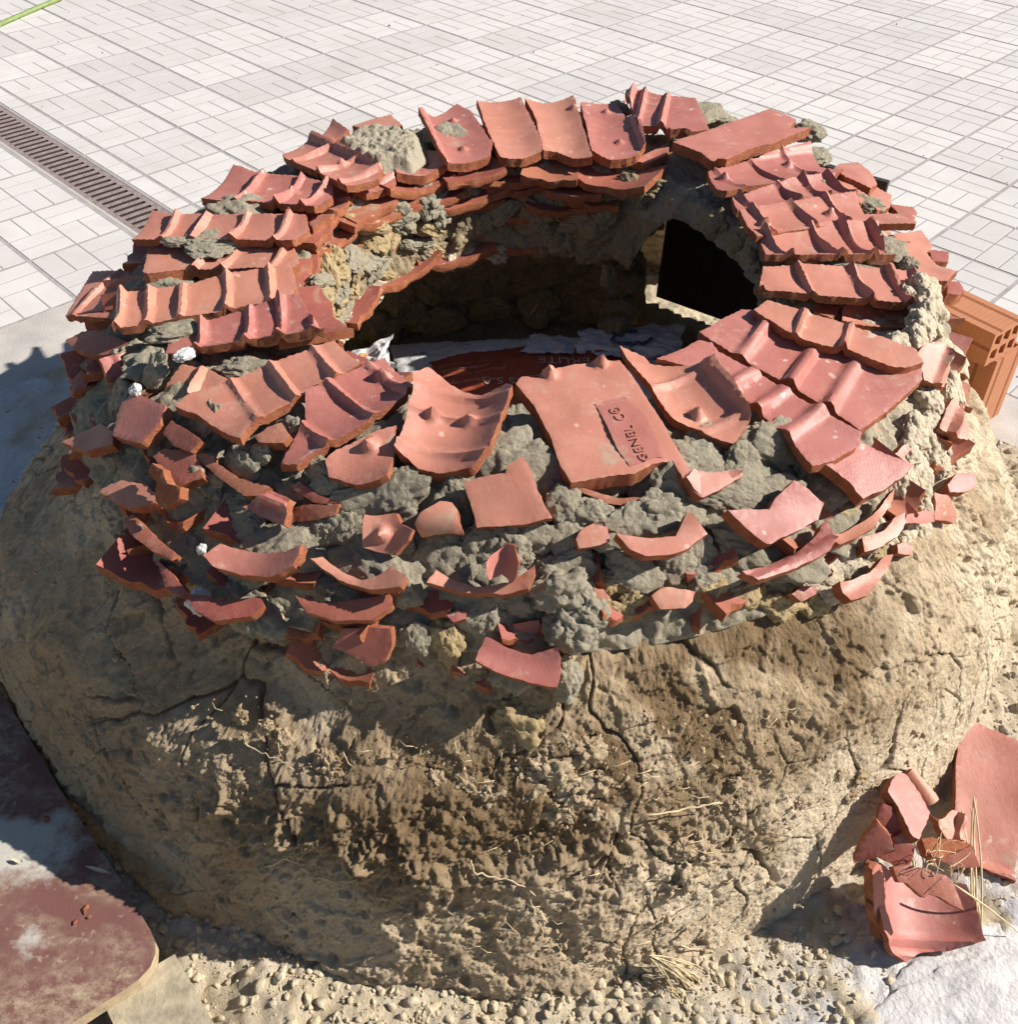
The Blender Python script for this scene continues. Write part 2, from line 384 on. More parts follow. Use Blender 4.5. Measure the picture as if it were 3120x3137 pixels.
def wall_r(z, az):
    z, az = np.broadcast_arrays(np.asarray(z, float), np.asarray(az, float)); az = (az+math.pi) % (2*math.pi)-math.pi
    k = np.clip(np.searchsorted(_AZ, az, 'right')-1, 0, len(_AZ)-2); t = (az-_AZ[k])/(_AZ[k+1]-_AZ[k]); t = t*t*(3-2*t)
    m = np.clip(np.searchsorted(PROF_Z, z, 'right')-1, 0, len(PROF_Z)-2); q = np.clip((z-PROF_Z[m])/(PROF_Z[m+1]-PROF_Z[m]), 0, 1)
    f = lambda kk: _TB[kk, m]*(1-q)+_TB[kk, m+1]*q
    r = f(k)*(1-t)+f(k+1)*t
    return float(r) if r.ndim == 0 else r
def solid(p):
    d = p[:2]-C3[:2]; r = np.hypot(*d); az = math.atan2(d[1], d[0])
    return r < wall_r(p[2], az) and p[2] < TOP_Z and r > .42
def hit(c, x, y):
    d = ray(c, x, y); t = .4
    while t < 4.5:
        p = CAM+d*t
        if p[2] < 0 or solid(p): break
        t += .004
    a, b = t-.004, t
    for _ in range(12):
        m = (a+b)/2
        if solid(CAM+d*m) or (CAM+d*m)[2] < 0: b = m
        else: a = m
    return CAM+d*b
def radial(p):
    v = np.array([p[0]-CX, p[1]-CY, 0]); return v/(np.linalg.norm(v)+1e-9)

oven = empty('clay_oven', (CX, CY, 0), 'round unfinished clay oven with a collar of broken roof tiles round its open top', 'oven')

# clay base (outer skin)
def lathe_az(n):                                  # denser on the side the photo shows
    return np.linspace(0, 2*math.pi, n, endpoint=False)
NA, NZ = 2200, 270
az = np.concatenate([np.linspace(rad(-195), rad(15), 1750, endpoint=False), np.linspace(rad(15), rad(165), 450, endpoint=False)])
zz = np.linspace(-.06, .48, NZ)
A, Z = np.meshgrid(az, zz, indexing='ij'); Aw = np.where(A < -math.pi, A+2*math.pi, A)
R = wall_r(Z, Aw)
X = CX+R*np.cos(A); Y = CY+R*np.sin(A)
P = np.stack([X, Y, Z], -1).reshape(-1, 3)
aw = Aw.ravel(); zf = Z.ravel()
deg = np.degrees(aw)
band = np.exp(-((zf-.225-.03*noise(P*3))/.075)**2)
rough_zone = 1.15*np.exp(-((deg+92)/27)**2)*band + .55*np.exp(-((deg+28)/22)**2)*sstep(.08, .22, zf) + .03
rough_zone = np.clip(rough_zone*(.6+.9*sstep(-.2, .5, fbm(P*5+4, 2))), 0, 1.4)
smooth_zone = np.exp(-((deg+70)/15)**2)*np.exp(-((zf-.385)/.085)**2)
smooth_zone2 = np.exp(-((deg+72)/20)**2)*np.exp(-((zf-.07)/.07)**2)
disp = .016*fbm(P*2.6, 3) + .0048*fbm(P*9+3, 4) + .0016*fbm(P*34, 4, 2.2, .6)
W1 = P + .02*np.stack([fbm(P*14, 3), fbm(P*14+50, 3), fbm(P*14+90, 3)], -1)
disp += .0040*sstep(-.012, .012, noise(W1*9+5)) + .0034*sstep(-.012, .012, noise(W1*np.array([17, 17, 26])+15)+.08) + .0026*sstep(-.02, .02, noise(W1*38+25)-.14)
disp += .0016*np.abs(noise(P*75+8)) + .0014*np.abs(noise(P*140+8)) + rough_zone*(.013*np.maximum(0, ridge(P*15+5, 4)-.85) + .007*np.abs(noise(P*34+8)) + .008*np.abs(noise(P*70+8)) + .005*np.abs(noise(P*130+8)) + .006*fbm(P*24+8, 4, 2.2, .65))*(1-.9*np.clip(smooth_zone+smooth_zone2*.7, 0, 1))
pit = np.maximum(sstep(.38, .62, noise(P*30+2))*sstep(0, .3, noise(P*5+9)+.1), .6*sstep(.42, .62, noise(P*58+12))*sstep(0, .3, noise(P*6+29)+.1))
disp -= .011*pit*(1-smooth_zone)
strk = noise(P*np.array([12, 12, 40])+1)          # trowel and finger drags
disp += .0022*strk
Q = P + .035*np.stack([fbm(P*6, 3), fbm(P*6+50, 3), fbm(P*6+90, 3)], -1)
def cell_edge(Q, n, seed, w):
    rg = np.random.default_rng(seed); a_ = rg.uniform(rad(-190), rad(20), n); z_ = rg.uniform(-.05, .5, n); r_ = wall_r(z_, a_)
    S_ = np.stack([CX+r_*np.cos(a_), CY+r_*np.sin(a_), z_], -1).astype(np.float32); f1 = np.full(len(Q), 9., np.float32); f2 = f1.copy(); Qf = Q.astype(np.float32)
    for c_ in S_:
        d = ((Qf-c_)**2).sum(1); m = d < f1; f2 = np.where(m, f1, np.minimum(f2, d)); f1 = np.where(m, d, f1)
    return sstep(w, w*.25, np.sqrt(f2)-np.sqrt(f1))
crack = cell_edge(Q, 75, 3, .0036)*sstep(-.05, .2, noise(P*3.4+77)+.05)
crack = np.maximum(crack, .8*cell_edge(Q, 260, 4, .0030)*sstep(.12, .35, noise(P*3.0+177)))
calm = np.exp(-((deg+60)/27)**2)*sstep(.34, .22, zf)
disp = (disp-.016*fbm(P*2.6, 3))*(1-.62*calm)+.016*fbm(P*2.6, 3)
disp -= .006*crack
disp += RNG.normal(0, .0006, len(P))
P2 = P.copy(); nr = np.stack([np.cos(A), np.sin(A), .35*np.ones_like(A)], -1).reshape(-1, 3)
P2 += nr*disp[:, None]
# ragged top edge runs up under the shards
left_ = np.clip(sstep(-85, -118, deg)+sstep(120, 160, deg), 0, 1); over = left_*.055*sstep(.27, .37, zf); topk = sstep(.425, .48, zf)+over/.045; P2[:, :2] -= (np.stack([np.cos(A), np.sin(A)], -1).reshape(-1, 2))*(topk*.045)[:, None]
wet_shade = np.clip(smooth_zone*1.5*sstep(-.35, .15, fbm(P*7, 3)+.1) + 1.1*np.exp(-((deg+94)/24)**2)*np.exp(-((zf-.27)/.10)**2)*sstep(-.4, .1, fbm(P*6+12, 3)+.12), 0, 1)  # damp smooth patch, plus a front-centre band darkened to paint in shade
dry = np.clip(np.exp(-((deg+28)/20)**2)*1.1*sstep(-.4, .3, fbm(P*6+20, 3)+.2) + .45*sstep(.1, .45, fbm(P*5+60, 3)) + 1.0*np.exp(-((deg+62)/22)**2)*sstep(.30, .16, zf)*sstep(-.5, .1, fbm(P*5+33, 3)+.3), 0, 1)*(1-wet_shade)  # dried pale tone; the lower-right term also paints in sunlit brightness
F = grid_faces(NA, NZ, True)
fz = zf.reshape(NA, NZ); fa = np.degrees(Aw)
door = ((fa > 22) & (fa < 61.2) & (fz < .37)).ravel()
F = F[~door[F].any(1)]
me = mesh('clay_base', P2-C3, F, attrs={'wet_shade': wet_shade, 'dry': dry, 'crack': crack})
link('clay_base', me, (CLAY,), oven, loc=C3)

# mortar body: outer upper wall, top, inner dome face, ledge, recess
path = [(.80, .415), (.79, .43), (.765, .45), (.74, .50), (.715, .545), (.685, .56), (.62, .562), (.55, .558), (.48, .560), (.44, .555), (.425, .53), (.418, .49), (.414, .45), (.405, .41), (.398, .385), (.405, .368), (.43, .36), (.49, .345), (.545, .30), (.59, .21), (.625, .11), (.64, .0)]
path = np.array(path); sl_ = np.concatenate([[0], np.cumsum(np.hypot(*np.diff(path, axis=0).T))])
NS = 300; NA2 = 1500
ss = np.linspace(0, sl_[-1], NS); pr = np.interp(ss, sl_, path[:, 0]); pz = np.interp(ss, sl_, path[:, 1])
tr = np.gradient(pr, ss); tz = np.gradient(pz, ss); nrm_r, nrm_z = tz, -tr
ln = np.hypot(nrm_r, nrm_z); nrm_r, nrm_z = nrm_r/ln, nrm_z/ln
az2 = np.linspace(0, 2*math.pi, NA2, endpoint=False)
A, S = np.meshgrid(az2, np.arange(NS), indexing='ij')
Rr, Zz = pr[S], pz[S]
kout = int(np.argmax(pz > .553)); Rr = np.where(S <= kout, (wall_r(Zz, A)-.012)*(1-sstep(kout-14, kout, S))+Rr*sstep(kout-14, kout, S), Rr) - .06*(1-sstep(0, 12, S))
P = np.stack([CX+Rr*np.cos(A), CY+Rr*np.sin(A), Zz], -1).reshape(-1, 3)
nn = np.stack([nrm_r[S]*np.cos(A), nrm_r[S]*np.sin(A), nrm_z[S]], -1).reshape(-1, 3)
disp = .014*fbm(P*7+11, 3)+.008*fbm(P*24, 3)+.010*np.abs(noise(P*22+3))+.006*np.abs(noise(P*55+5))+.003*np.abs(noise(P*110))-.004
P2 = P+nn*disp[:, None]
degm = np.degrees(np.where(A > math.pi, A-2*math.pi, A)).ravel(); out = (S.ravel() < NS*.36)
dry = np.clip(np.exp(-((degm+12)/38)**2)*out*1.2, 0, 1)*sstep(-.5, .2, fbm(P*6+70, 2)+.25)
F = grid_faces(NA2, NS, True)[:, ::-1]
arch = .06+.475*np.sqrt(np.clip(1-((degm-23)/39.5)**4, 0, 1))
door = (degm > -16) & (degm < 61.2) & (S.ravel() > NS*.44) & (P[:, 2] < arch)
F = F[~door[F].any(1)]
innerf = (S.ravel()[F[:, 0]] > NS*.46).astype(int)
link('mortar_bed', mesh('mortar_bed', P2-C3, F, innerf, attrs={'dry': dry}), (MORTAR, INNER), oven, loc=C3)
# floor of the oven
nf = 90; gx = np.linspace(-.85, .85, nf); GX, GY = np.meshgrid(gx, gx, indexing='ij'); Pf = np.stack([GX, GY, .045+0*GX], -1).reshape(-1, 3)
Pf[:, 2] += .01*fbm(Pf*8, 3); Ff = grid_faces(nf, nf); rr = np.hypot(Pf[:, 0], Pf[:, 1]); Ff = Ff[(rr[Ff] < .80).all(1)]
link('oven_floor', mesh('oven_floor', Pf, Ff), (INNER,), oven, loc=C3)

# ------------------------------------------------------------------ broken tiles
def shard(polys, P, n, axis=None, th=.015, sag=0., ribs=(), lip=None, nubs=(), name='tile', parent=oven, jag=.0013, mats=None, g=.0052, rib_h=.011, rib_w=.0056, holes=(), bend=0.):
    """a piece of roof tile: outline -> plane (P, n) -> curved, ribbed, broken slab with real thickness"""
    c, pts = polys; n = unit(np.array(n, float))
    W = [at_plane(c, x, y, P, n) for x, y in pts]
    ctr = np.mean(W, 0)
    if axis is None: ax = radial(ctr)
    elif isinstance(axis, tuple): ax = at_plane(c, *axis[1], P, n)-at_plane(c, *axis[0], P, n)
    else: ax = axis
    e1 = unit(ax-n*np.dot(ax, n)); e2 = np.cross(n, e1)
    L = np.array([[np.dot(q-ctr, e1), np.dot(q-ctr, e2)] for q in W])
    if np.sum(L[:, 0]*np.roll(L[:, 1], -1)-np.roll(L[:, 0], -1)*L[:, 1]) < 0: L = L[::-1]
    out = []
    for i in range(len(L)):
        a, b = L[i], L[(i+1) % len(L)]; m = max(1, int(np.linalg.norm(b-a)/.006)); d = b-a; nn_ = np.array([d[1], -d[0]])/(np.linalg.norm(d)+1e-9)
        for k in range(m):
            q = a+d*k/m
            j = jag*(noise(np.array([[q[0]*90+ctr[0]*31, q[1]*90, ctr[2]*50]]))[0]+.8*noise(np.array([[q[0]*30+ctr[0]*71, q[1]*30, ctr[1]*20]]))[0]*1.5)
            out.append(q+nn_*j)
    out = np.array(out); mn, mx = out.min(0), out.max(0)
    xs = np.arange(mn[0], mx[0], g); ys = np.arange(mn[1], mx[1], g)
    G = np.stack(np.meshgrid(xs, ys, indexing='ij'), -1).reshape(-1, 2); G = G+RNG.uniform(-.15, .15, G.shape)*g
    G = G[inpoly(G, out)]
    if len(G):
        dmin = np.min(np.linalg.norm(G[:, None]-out[None], axis=2), 1); G = G[dmin > g*.55]
    allp = np.concatenate([out, G]) if len(G) else out
    no = len(out); ed = [(i, (i+1) % no) for i in range(no)]
    r = delaunay_2d_cdt([Vector(q) for q in allp], ed, [], 1, 1e-7)
    V2 = np.array([v[:] for v in r[0]]); T = [tuple(f) for f in r[2]]
    if not T: return None
    ext = mx-mn; s = (V2[:, 0]-mn[0])/ext[0]; t = (V2[:, 1]-mn[1])/ext[1]
    h = sag*(4*(t-.5)**2-.33) + bend*(4*(s-.5)**2-.33)
    for q in ribs:
        s0, k = (q if isinstance(q, tuple) else (q, 1.))
        dx = (s-s0)*ext[0]; h = h+rib_h*k*np.exp(-np.abs(dx/rib_w)**3.4)*(.75+.25*np.cos(t*6+s0*9))
    for (s0, t0, k) in nubs:
        h = h+.016*k*np.exp(-(((s-s0)*ext[0]/.009)**2+((t-t0)*ext[1]/.008)**2)**1.3)
    if lip is not None:
        edge = {'t0': t*ext[1], 't1': (1-t)*ext[1], 's0': s*ext[0], 's1': (1-s)*ext[0]}
        for k in (lip if isinstance(lip, tuple) else (lip,)):
            h = h+.010*sstep(.020, .012, edge[k])
    h = h+.0022*noise(np.stack([V2[:, 0]*16+ctr[0]*40, V2[:, 1]*16, 0*s+ctr[1]*9], -1))
    h = h-.0012*sstep(.005, 0, np.minimum.reduce([np.linalg.norm(V2-out[i], axis=1) for i in range(0, no, 2)]))
    nv = len(V2); top = np.column_stack([V2, h]); bot = np.column_stack([V2, h-th+.002*noise(top*60)])
    # boundary edges of the triangulation
    cnt = {}
    for f in T:
        for i in range(3):
            a, b = f[i], f[(i+1) % 3]; cnt[(a, b)] = 1
    bd = [(a, b) for (a, b) in cnt if (b, a) not in cnt]
    # a middle ring makes the broken edge uneven
    bidx = {}; mid = []
    for a, b in bd:
        for q in (a, b):
            if q not in bidx: bidx[q] = 2*nv+len(mid); mid.append(None); 
    cen = V2.mean(0)
    for q, k in bidx.items():
        dv = V2[q]-cen; dv = dv/(np.linalg.norm(dv)+1e-9); am = .0050*noise(np.array([[V2[q][0]*140, V2[q][1]*140, ctr[0]*30]]))[0]*(jag/.0016)
        mid[k-2*nv] = (*(V2[q]+dv*am), h[q]-th*.5)
    V = np.concatenate([top, bot, np.array(mid)])
    Fs = [f for f in T]+[(f[2]+nv, f[1]+nv, f[0]+nv) for f in T]; mi = [0]*len(T)+[0]*len(T)
    for a, b in bd:
        Fs.append((b, a, bidx[a], bidx[b])); Fs.append((bidx[b], bidx[a], a+nv, b+nv)); mi += [1, 1]
    me = mesh(name, V, Fs, mi, sharp=38)
    M4 = Matrix(((e1[0], e2[0], n[0], ctr[0]), (e1[1], e2[1], n[1], ctr[1]), (e1[2], e2[2], n[2], ctr[2]), (0, 0, 0, 1)))
    o = link(name, me, mats or (TILE, EDGE), parent, M4)
    o['_ext'] = [float(ext[0]), float(ext[1])]
    del o['_ext']
    return o, ctr, (e1, e2, n), ext

def tilt(P, out=0., tan=0.):
    r_ = radial(P); t_ = np.array([-r_[1], r_[0], 0])
    return unit(np.array([0, 0, 1.])+math.tan(rad(out))*r_+math.tan(rad(tan))*t_)
def top_tile(c, pts, z=.60, out=4, tan=0, **kw):
    m = np.mean(pts, 0); P = at_z(c, m[0], m[1], z); return shard((c, pts), P, tilt(P, out, tan), **kw)
AUTO = []
def wall_tile(c, pts, out=34, tan=0, off=.012, **kw):
    m = np.mean(pts, 0); P = hit(c, m[0], m[1]); rd = radial(P); P = P+rd*off*.85+np.array([0, 0, off*.45])
    n = tilt(P, out, tan); v = unit(CAM-P)
    while np.dot(n, v) < .5: n = unit(n+.15*v)
    r = shard((c, pts), P, n, **kw)
    if r: AUTO.append((r[1], r[2], r[3]))
    return r

# top ring ---------------------------------------------------------------
X1, X0 = (1000, 900), (500, 900)
top_tile('c1', [(497, 908), (575, 803), (660, 815), (1155, 812), (1165, 860), (1108, 922), (700, 905)], .605, 5, 4, axis=((500, 880), (1150, 880)), sag=.012, ribs=(.18, .36, .60, .85), rib_h=.015)
top_tile('c1', [(540, 1030), (560, 930), (600, 926), (1110, 928), (1130, 990), (1095, 1012), (900, 1010), (700, 1016), (560, 1040)], .590, 4, -6, axis=((545, 1000), (1100, 1000)), sag=.006, ribs=(.42, .58, .86), th=.022)
top_tile('c1', [(245, 1190), (350, 1022), (540, 1022), (600, 1070), (560, 1150), (440, 1200)], .52, 14, 0, axis=((250, 1100), (560, 1100)), ribs=((.33, .9),), th=.014)
top_tile('c1', [(428, 1225), (440, 1120), (470, 1105), (540, 1102), (700, 1080), (850, 1042), (1100, 1005), (1118, 1070), (1095, 1135), (900, 1165), (640, 1215), (430, 1252)], .598, 5, 3, axis=((440, 1190), (1110, 1085)), sag=.008, ribs=((.03, 1.1), .19, .37, .62, .86), rib_h=.014)
top_tile('c3', [(650, 612), (660, 502), (800, 462), (1020, 412), (1200, 362), (1312, 338), (1380, 450), (1444, 535), (1100, 590), (800, 640), (780, 612)], .60, 7, 3, axis=((650, 590), (1440, 470)), sag=.016, ribs=(.22, .52, .72, (.93, 1.1)), lip='t0', rib_h=.016)
top_tile('c1', [(760, 750), (885, 640), (1000, 663), (1110, 668), (1190, 680), (1255, 690), (1250, 760), (1190, 800), (1000, 772), (800, 765)], .60, 4, 0, axis=((790, 720), (1250, 745)), sag=.018, ribs=(.30, .62, .84, (1., .8)), nubs=((.65, .5, .7),), rib_h=.018)
top_tile('c1', [(1165, 830), (1190, 790), (1255, 700), (1345, 733), (1290, 800), (1180, 865)], .575, 4, 0, axis=((1190, 830), (1320, 740)), sag=.008, ribs=(.4, .7))
top_tile('c1', [(1065, 583), (1110, 560), (1182, 518), (1300, 570), (1445, 640), (1425, 668), (1310, 712), (1200, 655), (1080, 602)], .605, 6, 2, axis=((1080, 560), (1400, 690)), sag=.012, ribs=(.30, .62, .9), lip='t1', rib_h=.013, nubs=((.62, .55, .8),))
top_tile('c1', [(1320, 725), (1400, 700), (1470, 655), (1494, 672), (1478, 700), (1385, 735)], .585, 3, 0, sag=.006, ribs=(.6,))
top_tile('c1', [(1190, 530), (1260, 458), (1315, 492), (1290, 520), (1230, 545)], .60, 6, 10, sag=.01)
top_tile('c1', [(1330, 472), (1400, 450), (1475, 430), (1515, 470), (1400, 500)], .59, 8, 0)
top_tile('c1', [(1470, 605), (1490, 598), (1560, 600), (1610, 565), (1680, 590), (1690, 620), (1600, 655), (1500, 664)], .588, 2, 0, axis=((1480, 630), (1680, 600)), bend=.014, th=.02)
def back(c, pts, z=.605, **kw):
    kw.setdefault('th', .02); return top_tile(c, pts, z, kw.pop('out', -3), kw.pop('tan', 0), **kw)
back('c1', [(1580, 432), (1600, 422), (1640, 438), (1725, 390), (1775, 420), (1858, 550), (1850, 590), (1770, 608), (1690, 620), (1665, 602), (1620, 510)], axis=((1680, 420), (1770, 610)), sag=.012, ribs=((.35, .4), (.75, .4)), nubs=((.3, .55, .6), (.78, .5, .6)), lip='t0')
back('v', [(900, 193), (940, 190), (983, 186), (1024, 272), (1022, 287), (985, 297), (945, 298), (920, 250)], axis=((940, 190), (980, 295)), sag=.009, ribs=((.3, .35), (.55, .35), (.8, .35)))
back('c2', [(60, 380), (130, 384), (243, 370), (262, 430), (315, 598), (240, 592), (180, 570), (130, 575), (100, 450)], axis=((150, 380), (220, 590)), sag=.012, ribs=((.45, .25), (.7, .25)), nubs=((.2, .9, .5),))
back('c2', [(270, 395), (285, 388), (405, 385), (440, 440), (492, 470), (515, 560), (480, 585), (380, 600), (312, 580), (290, 480)], axis=((340, 390), (410, 595)), sag=.013, ribs=((.5, .25),), nubs=((.18, .5, .6), (.72, .55, .6)), lip='t1')
back('c2', [(440, 345), (460, 335), (570, 360), (705, 370), (735, 430), (757, 488), (690, 500), (610, 508), (592, 480), (495, 478), (470, 420)], .625, out=-4, axis=((450, 410), (740, 430)), sag=.004, ribs=((.08, 1.2), (.22, 1.1), (.48, 1.3)), lip=('t0',), rib_h=.014)
back('c2', [(460, 605), (500, 590), (600, 535), (606, 560), (590, 590), (520, 612)], .585, sag=.006)
back('c2', [(395, 385), (440, 378), (430, 400), (445, 430), (410, 400)], .60)
top_tile('c2', [(620, 535), (800, 475), (990, 410), (1085, 450), (1060, 482), (1142, 478), (1000, 540), (820, 617), (775, 612), (720, 572)], .618, 2, -4, axis=((700, 560), (1080, 450)), ribs=(), sag=0, lip=('t0',), th=.022)
top_tile('c2', [(750, 645), (940, 605), (1130, 563), (1180, 620), (1265, 640), (1230, 662), (1000, 700), (820, 736), (790, 715)], .603, 4, -3, axis=((760, 690), (1220, 620)), sag=.016, ribs=((.15, .6), (.45, .9), (.72, .8)), nubs=((.14, .5, .9), (.68, .6, .9)), lip='t1')
top_tile('c2', [(1225, 640), (1250, 612), (1320, 604), (1392, 690), (1370, 702), (1270, 668)], .575, 12, 0, sag=-.008)
top_tile('c2', [(1210, 672), (1240, 660), (1360, 740), (1330, 770), (1290, 735)], .58, 10, 0)
top_tile('c2', [(1345, 700), (1370, 696), (1445, 735), (1440, 782), (1392, 792), (1370, 750)], .555, 16, 0)
top_tile('c2', [(845, 742), (1050, 690), (1170, 670), (1225, 665), (1312, 742), (1282, 752), (1100, 765), (868, 790)], .602, 5, -4, axis=((855, 770), (1290, 700)), sag=.016, ribs=(.12, .48, .70, .92), rib_h=.017)
top_tile('c2', [(868, 795), (1080, 765), (1305, 735), (1345, 800), (1475, 800), (1535, 838), (1530, 858), (1300, 832), (1200, 852), (1050, 870), (940, 890), (905, 850)], .612, 5, -3, axis=((880, 840), (1330, 790)), sag=.012, ribs=((.12, .9), (.38, .9), (.62, .9)), nubs=((.1, .5, 1.), (.56, .6, 1.)), rib_h=.015)
top_tile('c2', [(1440, 770), (1530, 780), (1540, 800), (1530, 830), (1480, 815)], .55, 12, 0, mats=(TILE_R, EDGE))
top_tile('c2', [(945, 872), (1060, 868), (1200, 852), (1390, 852), (1410, 920), (1452, 990), (1200, 1000), (960, 992), (972, 958)], .606, 6, -2, axis=((960, 940), (1430, 940)), sag=.018, ribs=(.16, .50, .72, .93), rib_h=.018, lip='t0')
top_tile('c2', [(1450, 890), (1560, 865), (1602, 922), (1580, 950), (1620, 1000), (1690, 1030), (1655, 1062), (1520, 1040), (1440, 1022), (1470, 980)], .535, 10, 0, axis=((1460, 960), (1680, 1040)), bend=.006, th=.02)
top_tile('c2', [(1590, 950), (1600, 940), (1662, 950), (1660, 988), (1600, 985)], .52, 10, 0, mats=(TILE_R, EDGE), th=.025)
top_tile('c2', [(1655, 1062), (1700, 1060), (1722, 1100), (1700, 1112), (1655, 1108)], .49, 10, 0, mats=(TILE_R, EDGE), th=.025)
top_tile('c2', [(960, 1008), (1120, 1004), (1300, 1012), (1520, 1030), (1550, 1055), (1558, 1110), (1522, 1150), (1300, 1132), (1100, 1110), (940, 1100)], .603, 6, 0, axis=((950, 1050), (1540, 1090)), sag=.008, ribs=((.02, .8), .30, .62, .84, (.98, 1.)), rib_h=.016)
top_tile('c5', [(940, 395), (985, 365), (1100, 395), (1250, 395), (1300, 365), (1320, 420), (1240, 510), (1080, 475), (940, 450)], .565, 8, 0, axis=((940, 430), (1310, 430)), sag=.02, bend=.008)
top_tile('c5', [(785, 365), (820, 360), (870, 378), (935, 380), (920, 410), (880, 440), (800, 412)], .575, 6, 0, mats=(TILE_R, EDGE))
# right front group
top_tile('c5', [(500, 395), (565, 352), (700, 395), (840, 442), (1000, 490), (1300, 595), (1345, 655), (1250, 685), (1180, 680), (960, 602), (720, 545)], .632, 8, -3, axis=((530, 380), (1320, 640)), sag=.004, ribs=((.28, 1.), (.55, 1.1)), rib_h=.012)
top_tile('c5', [(230, 505), (330, 450), (440, 395), (505, 402), (560, 440), (700, 535), (760, 560), (960, 602), (1180, 682), (1325, 690), (1330, 745), (1190, 870), (1020, 1003), (900, 915), (700, 790), (520, 690), (320, 570)], .618, 8, 0, axis=((330, 470), (1180, 850)), sag=.006, ribs=((.24, 1.), (.50, 1.1), (.70, 1.)), rib_h=.014, rib_w=.010)
top_tile('c5', [(1000, 960), (1180, 860), (1330, 745), (1350, 800), (1230, 1030), (1215, 1050), (1090, 1000)], .545, 22, 0, sag=.008, bend=-.006)
top_tile('c5', [(20, 645), (140, 595), (235, 548), (295, 560), (330, 605), (560, 735), (800, 880), (1032, 1010), (1010, 1072), (900, 1140), (790, 1172), (680, 1040), (520, 900), (280, 700)], .625, 8, 2, axis=((150, 590), (900, 1110)), sag=.004, ribs=((.36, .9), (.54, 1.), (.74, 1.)), rib_h=.013, rib_w=.010)
top_tile('c4', [(1280, 258), (1400, 300), (1430, 335), (1560, 345), (1735, 350), (1820, 450), (1925, 612), (1850, 725), (1760, 705), (1640, 660), (1540, 640), (1500, 590), (1420, 445), (1320, 340)], .634, 8, -5, axis=((1400, 300), (1750, 700)), sag=.016, ribs=((.42, .6), (.84, .6)), nubs=((.72, .35, 1.2),), lip='t1', rib_h=.010)
ce = top_tile('c4', [(770, 440), (800, 402), (880, 410), (900, 380), (1020, 355), (1040, 345), (1130, 335), (1280, 325), (1330, 385), (1412, 505), (1500, 640), (1622, 862), (1590, 902), (1540, 820), (1440, 838), (1350, 882), (1200, 900), (1042, 925), (990, 840), (940, 700), (860, 545)], .640, 9, 0, axis=((1000, 370), (1300, 880)), th=.024, jag=.001, mats=None, nubs=((.04, .32, 1.1), (.05, .80, 1.1)))
top_tile('c4', [(175, 772), (215, 690), (250, 580), (285, 420), (345, 378), (400, 402), (500, 458), (600, 482), (722, 462), (757, 490), (700, 640), (640, 780), (550, 850), (400, 862), (290, 840)], .64, 10, -2, axis=((540, 440), (400, 850)), sag=.026, ribs=((.22, .5), (.46, .6), (.82, .6)), nubs=((.46, .65, .7), (.48, .3, .9)), th=.02)
top_tile('c3', [(1345, 815), (1500, 740), (1730, 635), (1780, 690), (1872, 770), (1840, 835), (1700, 930), (1500, 1050), (1300, 1162), (1212, 1152), (1240, 1090), (1300, 985), (1335, 930)], .622, 9, 0, axis=((1800, 720), (1270, 1080)), sag=.014, ribs=((.12, .8), (.40, 1.), (.72, 1.)), nubs=((.12, .45, .9),), rib_h=.013)
top_tile('c3', [(700, 880), (770, 825), (860, 800), (1170, 670), (1480, 545), (1530, 590), (1612, 655), (1480, 740), (1300, 832), (1180, 900), (1065, 970), (1022, 1042), (930, 990), (800, 905)], .618, 9, -3, axis=((1540, 600), (850, 930)), sag=.010, ribs=((.16, .9), (.42, 1.), (.66, .5)), rib_h=.013)
top_tile('c3', [(645, 830), (660, 760), (735, 665), (860, 690), (965, 740), (860, 810), (760, 840), (690, 912)], .575, 16, 0, axis=((680, 760), (900, 740)), ribs=((.5, 1.),), rib_h=.016)

# embossed marks on the flat tile
def text_mesh(body, size, ext=.0, sp=1.):
    cu = bpy.data.curves.new('t', 'FONT'); cu.body = body; cu.size = size; cu.extrude = ext; cu.align_x = 'CENTER'; cu.align_y = 'CENTER'; cu.resolution_u = 3; cu.space_character = sp
    o = bpy.data.objects.new('t', cu); COL.objects.link(o); bpy.context.view_layer.update()
    dg = bpy.context.evaluated_depsgraph_get(); me = bpy.data.meshes.new_from_object(o.evaluated_get(dg), depsgraph=dg)
    COL.objects.unlink(o); bpy.data.objects.remove(o); bpy.data.curves.remove(cu); return me
CE_O, CE_C, (ce1, ce2, cen_), ce_ext = ce
CE_O['label'] = 'flat tile with a raised panel of pressed letters and a pressed mark'
def on_ce(x, y, up=.0): return at_plane('c4', x, y, CE_C+cen_*up, cen_)
